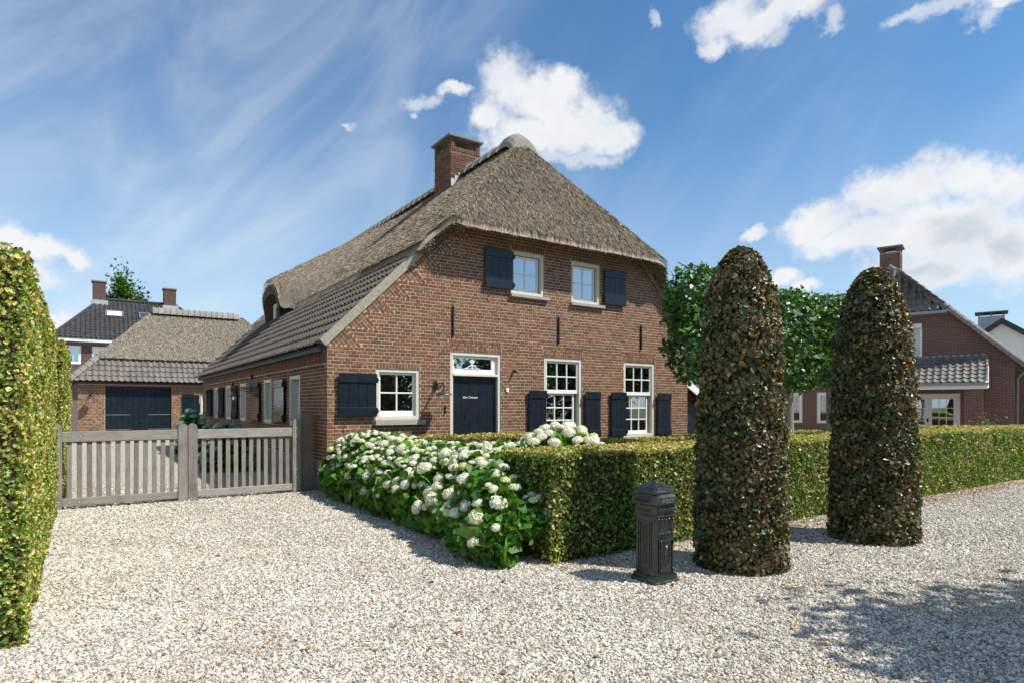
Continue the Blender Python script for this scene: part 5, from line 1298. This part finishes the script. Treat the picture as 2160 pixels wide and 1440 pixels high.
# taller bush rising behind the hedge corner
hy2 = empty('hydrangea_bush', 'tall white hydrangea rising behind the hedge top before the windows', 'hydrangea', HM)
HC = Vector((1.62, -4.80, 0)); n = 6000
d = rng.normal(0, 1, (n, 3)); d /= np.linalg.norm(d, axis=1)[:, None]; d[:, 2] = np.abs(d[:, 2])
P_ = d*np.array([1.0, .75, 1.28])*rng.uniform(.80, 1.0, (n, 1))*(1+.07*patch(d*2, 1.5, 4.)[:, None])+np.array(HC)
leaves('foliage', P_, d, .105, palette(n, HYG, [3,3,2,1.4,1]), hy2, M_leaf_hyd, .65, HEART, .28, droop=.6)
MB().lathe([(.6, 0), (.66, .5), (.5, .95), (0, 1.1)], 12, HC).build('stems', M_twig, hy2)  # solid dark core under the leaves, inner shade put into its colour
pts = []
for _ in range(3000):
    q = Vector(rng.normal(0, 1, 3)); q.z = abs(q.z); q.normalize()
    if q.z < .45: continue
    rr_ = random.uniform(.055, .085); p = HC+Vector((q.x*1.0, q.y*.78, q.z*1.35))
    if any((p-q2).length < (rr_+r2)*.86 for q2, r2 in pts): continue
    pts.append((p, rr_))
    if len(pts) >= 95: break
put_heads(pts, hy2, HEADS, (4, 3, 4, .5), 300)
# shaded hydrangeas along the side wall behind the gate
def back_hyd(label, t, s, h, r, nh, big=1.):
    rt = empty('hydrangea_bush', label, 'hydrangea', HM @ Matrix.Translation((t, s, 0)), 'hydrangeas along the shaded side wall')
    n = 900; d = rng.normal(0, 1, (n, 3)); d /= np.linalg.norm(d, axis=1)[:, None]; d[:, 2] = np.abs(d[:, 2]); P1 = d*np.array([r, r*1.2, h])*rng.uniform(.7, 1, (n, 1))
    leaves('foliage', P1, d, .12, palette(n, HYG[:3], [2,1,2]), rt, M_leaf_hyd, .6, HEART, .25, droop=.6)
    MB().lathe([(r*.6, 0), (r*.75, h*.4), (r*.5, h*.75), (0, h*.85)], 10).build('stems', M_twig, rt)  # dark filled core in place of separate stalks, for inner shade
    for k in range(nh):
        q = Vector(rng.normal(0, 1, 3)); q.z = abs(q.z)+.1; q.normalize(); p = Vector((q.x*r, q.y*r*1.2, q.z*h)); rr_ = random.uniform(.075, .11)*big
        o_ = obj('flower_head', random.choice(HEADS_G), rt); o_.matrix_local = Matrix.Translation(p) @ Matrix.Diagonal((rr_, rr_, rr_, 1))
back_hyd('bushy pale green hydrangea seen through the right gate slats', -.75, 5.6, 1.15, .62, 46)
back_hyd('smaller hydrangea in shade beyond the gate by the wall', -.7, 8.3, 1.05, .55, 30)
back_hyd('tall hydrangea with large heads rising over the gate\'s centre', -.75, 12.2, 1.45, .5, 24, 1.25)

# ================================================================== MAILBOX
mbx = empty('mailbox', 'ornate dark cast metal pillar mailbox on the gravel by the hedge', 'mailbox', Matrix.Translation((1.275, 5.465, 0)) @ Matrix.Rotation(HROT, 4, 'Z') @ Matrix.Diagonal((1.1, 1.1, 1.0, 1)))
w_ = .262; q = MB(); c_ = w_/2
Mc = Matrix.Translation((c_+.01, c_+.01, 0))
def octo(e, ch): return [(-e+ch, -e), (e-ch, -e), (e, -e+ch), (e, e-ch), (e-ch, e), (-e+ch, e), (-e, e-ch), (-e, -e+ch)]
def ostack(mb, lv, M=Mc):
    for (e0, z0, ch0), (e1, z1, ch1) in zip(lv[:-1], lv[1:]):
        p0 = [M @ Vector((x, y, z0)) for x, y in octo(e0, ch0)]; p1 = [M @ Vector((x, y, z1)) for x, y in octo(e1, ch1)]
        mb.add(p0+p1, [[i, (i+1) % 8, 8+(i+1) % 8, 8+i] for i in range(8)])
    mb.add([M @ Vector((x, y, lv[-1][1])) for x, y in octo(lv[-1][0], lv[-1][2])], [list(range(8))])
ostack(q, [(.142, 0, .004), (.142, .02, .004), (.135, .03, .006), (.135, .05, .012), (.130, .075, .016)]); q.build('base', M_cast, mbx)
q = MB(); ostack(q, [(.118, .07, .022), (.118, .60, .022)]); q.build('body', M_cast, mbx)
q = MB(); ostack(q, [(.120, .595, .02), (.127, .602, .02), (.127, .615, .02), (.120, .622, .02), (.120, .70, .02)]); q.build('upper_body', M_cast, mbx)
q = MB(); ostack(q, [(.122, .70, .02), (.140, .715, .028), (.147, .718, .03), (.147, .772, .03), (.135, .778, .03), (.118, .802, .026)]); q.build('cornice', M_cast, mbx)
q = MB(); ostack(q, [(.105, .80, .02), (.105, .812, .02), (.122, .816, .02), (.122, .826, .02), (.110, .838, .02), (.098, .868, .018), (.060, .898, .012), (.035, .905, .01)]); q.build('lid', M_cast, mbx)
MB().lathe([(0, .995), (.006, .985), (.009, .968), (.022, .958), (.026, .945), (.020, .930), (.012, .922), (.016, .915), (.030, .908), (.034, .90)][::-1], 16, (c_+.01, c_+.01, 0)).build('finial', M_cast, mbx, smooth=True)
FY = .01-.0+c_-.118+.0   # y of front body face in mailbox frame
fy = c_+.01-.118; fx = c_+.01
# door with frame, oval relief, hinges
q = MB(); q.bbox(fx-.082, fx+.082, fy-.010, fy-.0005, .10, .40, .003); dr_ = q.build('door', M_cast, mbx)
q = MB()
for (x0, x1, z0, z1) in ((-.07, -.062, .115, .385), (.062, .07, .115, .385), (-.062, .062, .115, .123), (-.062, .062, .377, .385)): q.box(fx+x0, fx+x1, fy-.015, fy-.010, z0, z1)
q.tube([(fx+.04*math.cos(a1), fy-.012, .25+.10*math.sin(a1)) for a1 in np.linspace(0, 2*math.pi, 29)], .004, 6)
q.tube([(fx+.033*math.cos(a1), fy-.012, .25+.092*math.sin(a1)) for a1 in np.linspace(0, 2*math.pi, 29)], .002, 5)
q.build('oval_moulding', M_cast, dr_, smooth=False)
q = MB()   # relief scrollwork inside the oval
for k in range(9):
    zc_ = .175+k*.019; xr = .020*math.sin((k+1)/10*math.pi)+.004
    for sg_ in (-1, 1): q.tube([(fx+sg_*(.003+xr*math.cos(a1)*(1-a1/9)), fy-.013, zc_+.010*math.sin(a1)*(1-a1/9)) for a1 in np.linspace(0, 5.4, 9)], .0028, 5)
q.tube([(fx, fy-.013, .165), (fx, fy-.016, .34)], .004, 6); q.build('relief', M_cast, dr_, smooth=True)
q = MB()
for xx in (-.072, .072):
    for z_ in (.115, .375): q.tube([(fx+xx, fy-.016, z_-.022), (fx+xx, fy-.020, z_), (fx+xx, fy-.016, z_+.022)], .006, 8)
q.build('hinge', M_cast, dr_, smooth=True)
q = MB()   # scroll garlands above the door and under the slot
for zc_, wid in ((.43, .075), (.565, .085)):
    for k in range(5):
        xx = -wid+k*wid/2; q.tube([(fx+xx+.015*math.cos(a1)*(1-a1/9), fy-.006, zc_+(.014 if zc_ < .5 else -.012*abs(k-2)*-.5)+.014*math.sin(a1)*(1-a1/9)) for a1 in np.linspace(0, 6, 10)], .0038, 5)
q.tube([(fx-.085, fy-.005, .455), (fx-.07, fy-.006, .475), (fx-.055, fy-.006, .545), (fx-.05, fy-.006, .56)], .003, 5); q.tube([(fx+.085, fy-.005, .455), (fx+.07, fy-.006, .475), (fx+.055, fy-.006, .545), (fx+.05, fy-.006, .56)], .003, 5)
q.box(fx-.085, fx+.085, fy-.006, fy, .408, .413); q.build('garland', M_cast, mbx, smooth=False)
# letter flap
q = MB(); q.prism([(fy-.002, .645), (fy-.024, .652), (fy-.026, .672), (fy-.002, .690)], fx-.095, fx+.105, axis='x'); q.build('letter_flap', M_cast, mbx)
M_lt = simple('polished raised lettering', (.34,.38,.37), .3, .6, var=.05)
text_obj('lettering', 'POST', .050, Matrix.Translation((fx, c_+.01-.1475, .745)) @ Matrix.Rotation(R(90), 4, 'X'), mbx, M_lt, .0018, 0, 1.25)
# left side panels with lattice
sx_ = c_+.01-.118
q = MB(); yc = c_+.01
for (y0, y1, z0, z1) in ((-.078, -.070, .13, .565), (.070, .078, .13, .565), (-.070, .070, .13, .138), (-.070, .070, .557, .565), (-.055, -.049, .15, .545), (.049, .055, .15, .545), (-.049, .049, .15, .156), (-.049, .049, .539, .545)): q.box(sx_-.006, sx_, yc+y0, yc+y1, z0, z1)
q.build('side_panel', M_cast, mbx)
q = MB()
for k in range(20):
    for sg_ in (-1, 1): q.tube([(sx_-.004, yc+sg_*.035, .17+k*.018), (sx_-.006, yc, .179+k*.018), (sx_-.004, yc+sg_*.035, .188+k*.018)], .0022, 4)
for k in range(7): q.tube([(sx_-.006+.0, yc-.06+k*.02+.008*math.cos(a1), .655+.014*math.sin(a1)) for a1 in np.linspace(0, 6, 9)], .0025, 4)
for k in range(9): q.tube([(c_+.01-.149, yc-.085+k*.02, .728), (c_+.01-.151, yc-.078+k*.02, .745), (c_+.01-.149, yc-.071+k*.02, .762)], .0028, 4)
q.build('lattice', M_cast, mbx)

# ================================================================== GRAVEL STONES (points mesh + instancing)
def gravel_points():
    P_ = []; S_ = []
    for y0, y1, d_, sz in ((2.3, 3.0, 4500, .0074), (3.0, 4.8, 6800, .0072), (4.8, 7.0, 5200, .0076), (7.0, 13.0, 2700, .0088)):
        n = int(d_*(y1-y0)*(2*.95*y1)); y = rng.uniform(y0, y1, n); x = rng.uniform(-.95*y1, .95*y1, n)
        k = np.abs(x) < .95*y
        k &= rng.uniform(0, 1, n) > (y-8.5)/4.5
        x, y = x[k], y[k]; s_ = sz*np.clip(rng.lognormal(0, .34, len(x)), .45, 2.4)
        P_.append(np.stack([x, y, s_*.18], 1)); S_.append(s_)
    P_ = np.concatenate(P_); S_ = np.concatenate(S_)
    rx_, ry_ = P_[:, 0]-CX, P_[:, 1]-CY; t_ = rx_*DV.x+ry_*DV.y; s2 = rx_*LV.x+ry_*LV.y
    bad = ((s2 > -6.15) & (t_ > .45)) | ((s2 > -5.9) & (t_ > .1) & (s2 < 0)) | ((s2 > 0) & (t_ > -.02))
    lhx = (P_[:, 0]+3.25)*DV.x+(P_[:, 1]-4.1)*DV.y; lhy = (P_[:, 0]+3.25)*LV.x+(P_[:, 1]-4.1)*LV.y
    bad |= (lhx < -.12) & (lhy > .1)
    return P_[~bad], S_[~bad]
GP, GSz = gravel_points()
me = bpy.data.meshes.new('gravel_stones'); me.vertices.add(len(GP)); me.vertices.foreach_set('co', GP.astype(np.float32).ravel())
at = me.attributes.new('scl', 'FLOAT', 'POINT'); at.data.foreach_set('value', GSz.astype(np.float32))
at = me.attributes.new('rot', 'FLOAT_VECTOR', 'POINT'); rt_ = np.stack([rng.normal(0, .45, len(GP)), rng.normal(0, .45, len(GP)), rng.uniform(0, 6.28, len(GP))], 1).astype(np.float32); at.data.foreach_set('vector', rt_.ravel())
at = me.attributes.new('pick', 'INT', 'POINT'); at.data.foreach_set('value', rng.integers(0, 5, len(GP)).astype(np.int32))
gst = obj('gravel_stones', me, None, kind='stuff', label='white and grey marble chips covering the driveway', category='gravel')
pv_, pf_ = ico(1); pm = []
for k in range(5):
    r2 = np.random.default_rng(k); vv = pv_*(1+r2.normal(0, .16, (len(pv_), 1)))*np.array([1.15, .9, .62]); pm.append(npmesh('marble_chip', vv, [pf_], M_peb))
ng = bpy.data.node_groups.new('scatter stones', 'GeometryNodeTree')
ng.interface.new_socket('Geometry', in_out='INPUT', socket_type='NodeSocketGeometry'); ng.interface.new_socket('Geometry', in_out='OUTPUT', socket_type='NodeSocketGeometry')
G_ = NT(ng); gi = G_.n.new('NodeGroupInput'); go = G_.n.new('NodeGroupOutput')
join = G_.n.new('GeometryNodeGeometryToInstance')
protos = []
hid = bpy.data.collections.new('stone_prototypes')
for k, m_ in enumerate(pm):
    po = bpy.data.objects.new('marble_chip', m_); hid.objects.link(po); protos.append(po)
for po in protos:
    oi_ = G_.n.new('GeometryNodeObjectInfo'); oi_.inputs[0].default_value = po; oi_.inputs['As Instance'].default_value = False
    G_.l.new(oi_.outputs['Geometry'], join.inputs[0])
def nattr(nm, dt):
    a_ = G_.n.new('GeometryNodeInputNamedAttribute'); a_.data_type = dt; a_.inputs['Name'].default_value = nm; return a_.outputs[0]
iop = G_.n.new('GeometryNodeInstanceOnPoints'); m2p = G_.n.new('GeometryNodeMeshToPoints')
G_.l.new(gi.outputs[0], m2p.inputs[0]); G_.l.new(m2p.outputs[0], iop.inputs['Points']); G_.l.new(join.outputs[0], iop.inputs['Instance'])
iop.inputs['Pick Instance'].default_value = True
G_.l.new(nattr('pick', 'INT'), iop.inputs['Instance Index']); G_.l.new(nattr('rot', 'FLOAT_VECTOR'), iop.inputs['Rotation']); G_.l.new(nattr('scl', 'FLOAT'), iop.inputs['Scale'])
G_.l.new(iop.outputs[0], go.inputs[0])
md = gst.modifiers.new('stones', 'NODES'); md.node_group = ng
# fallen leaves on the gravel
n = 900; y = rng.uniform(3.2, 13, n); x = rng.uniform(-.6, .84, n)*y
P_ = np.stack([x, y, np.full(n, .012)], 1); rx_, ry_ = x-CX, y-CY; t_ = rx_*DV.x+ry_*DV.y; s2 = rx_*LV.x+ry_*LV.y
lhx = (x+3.25)*DV.x+(y-4.1)*DV.y
P_ = P_[~(((s2 > -6.2) & (t_ > .1)) | (lhx < .05))]
near = np.stack([rng.uniform(.2, 15, 1500), rng.uniform(-6.75, -6.30, 1500)], 1); W2 = np.array([CX, CY])+near[:, :1]*np.array(DV[:2])+near[:, 1:]*np.array(LV[:2])
P_ = np.concatenate([P_, np.stack([W2[:, 0], W2[:, 1], np.full(1500, .012)], 1)])
lf = leaves('fallen_leaves', P_, np.tile((0, 0, 1.), (len(P_), 1)), .032, palette(len(P_), [(.30,.13,.05), (.22,.12,.05), (.33,.20,.08)], [1, 1, 1]), None, M_leaf, .35)
lf['label'] = 'dry brown leaves strewn along the hedge foot and gravel'; lf['category'] = 'fallen leaves'
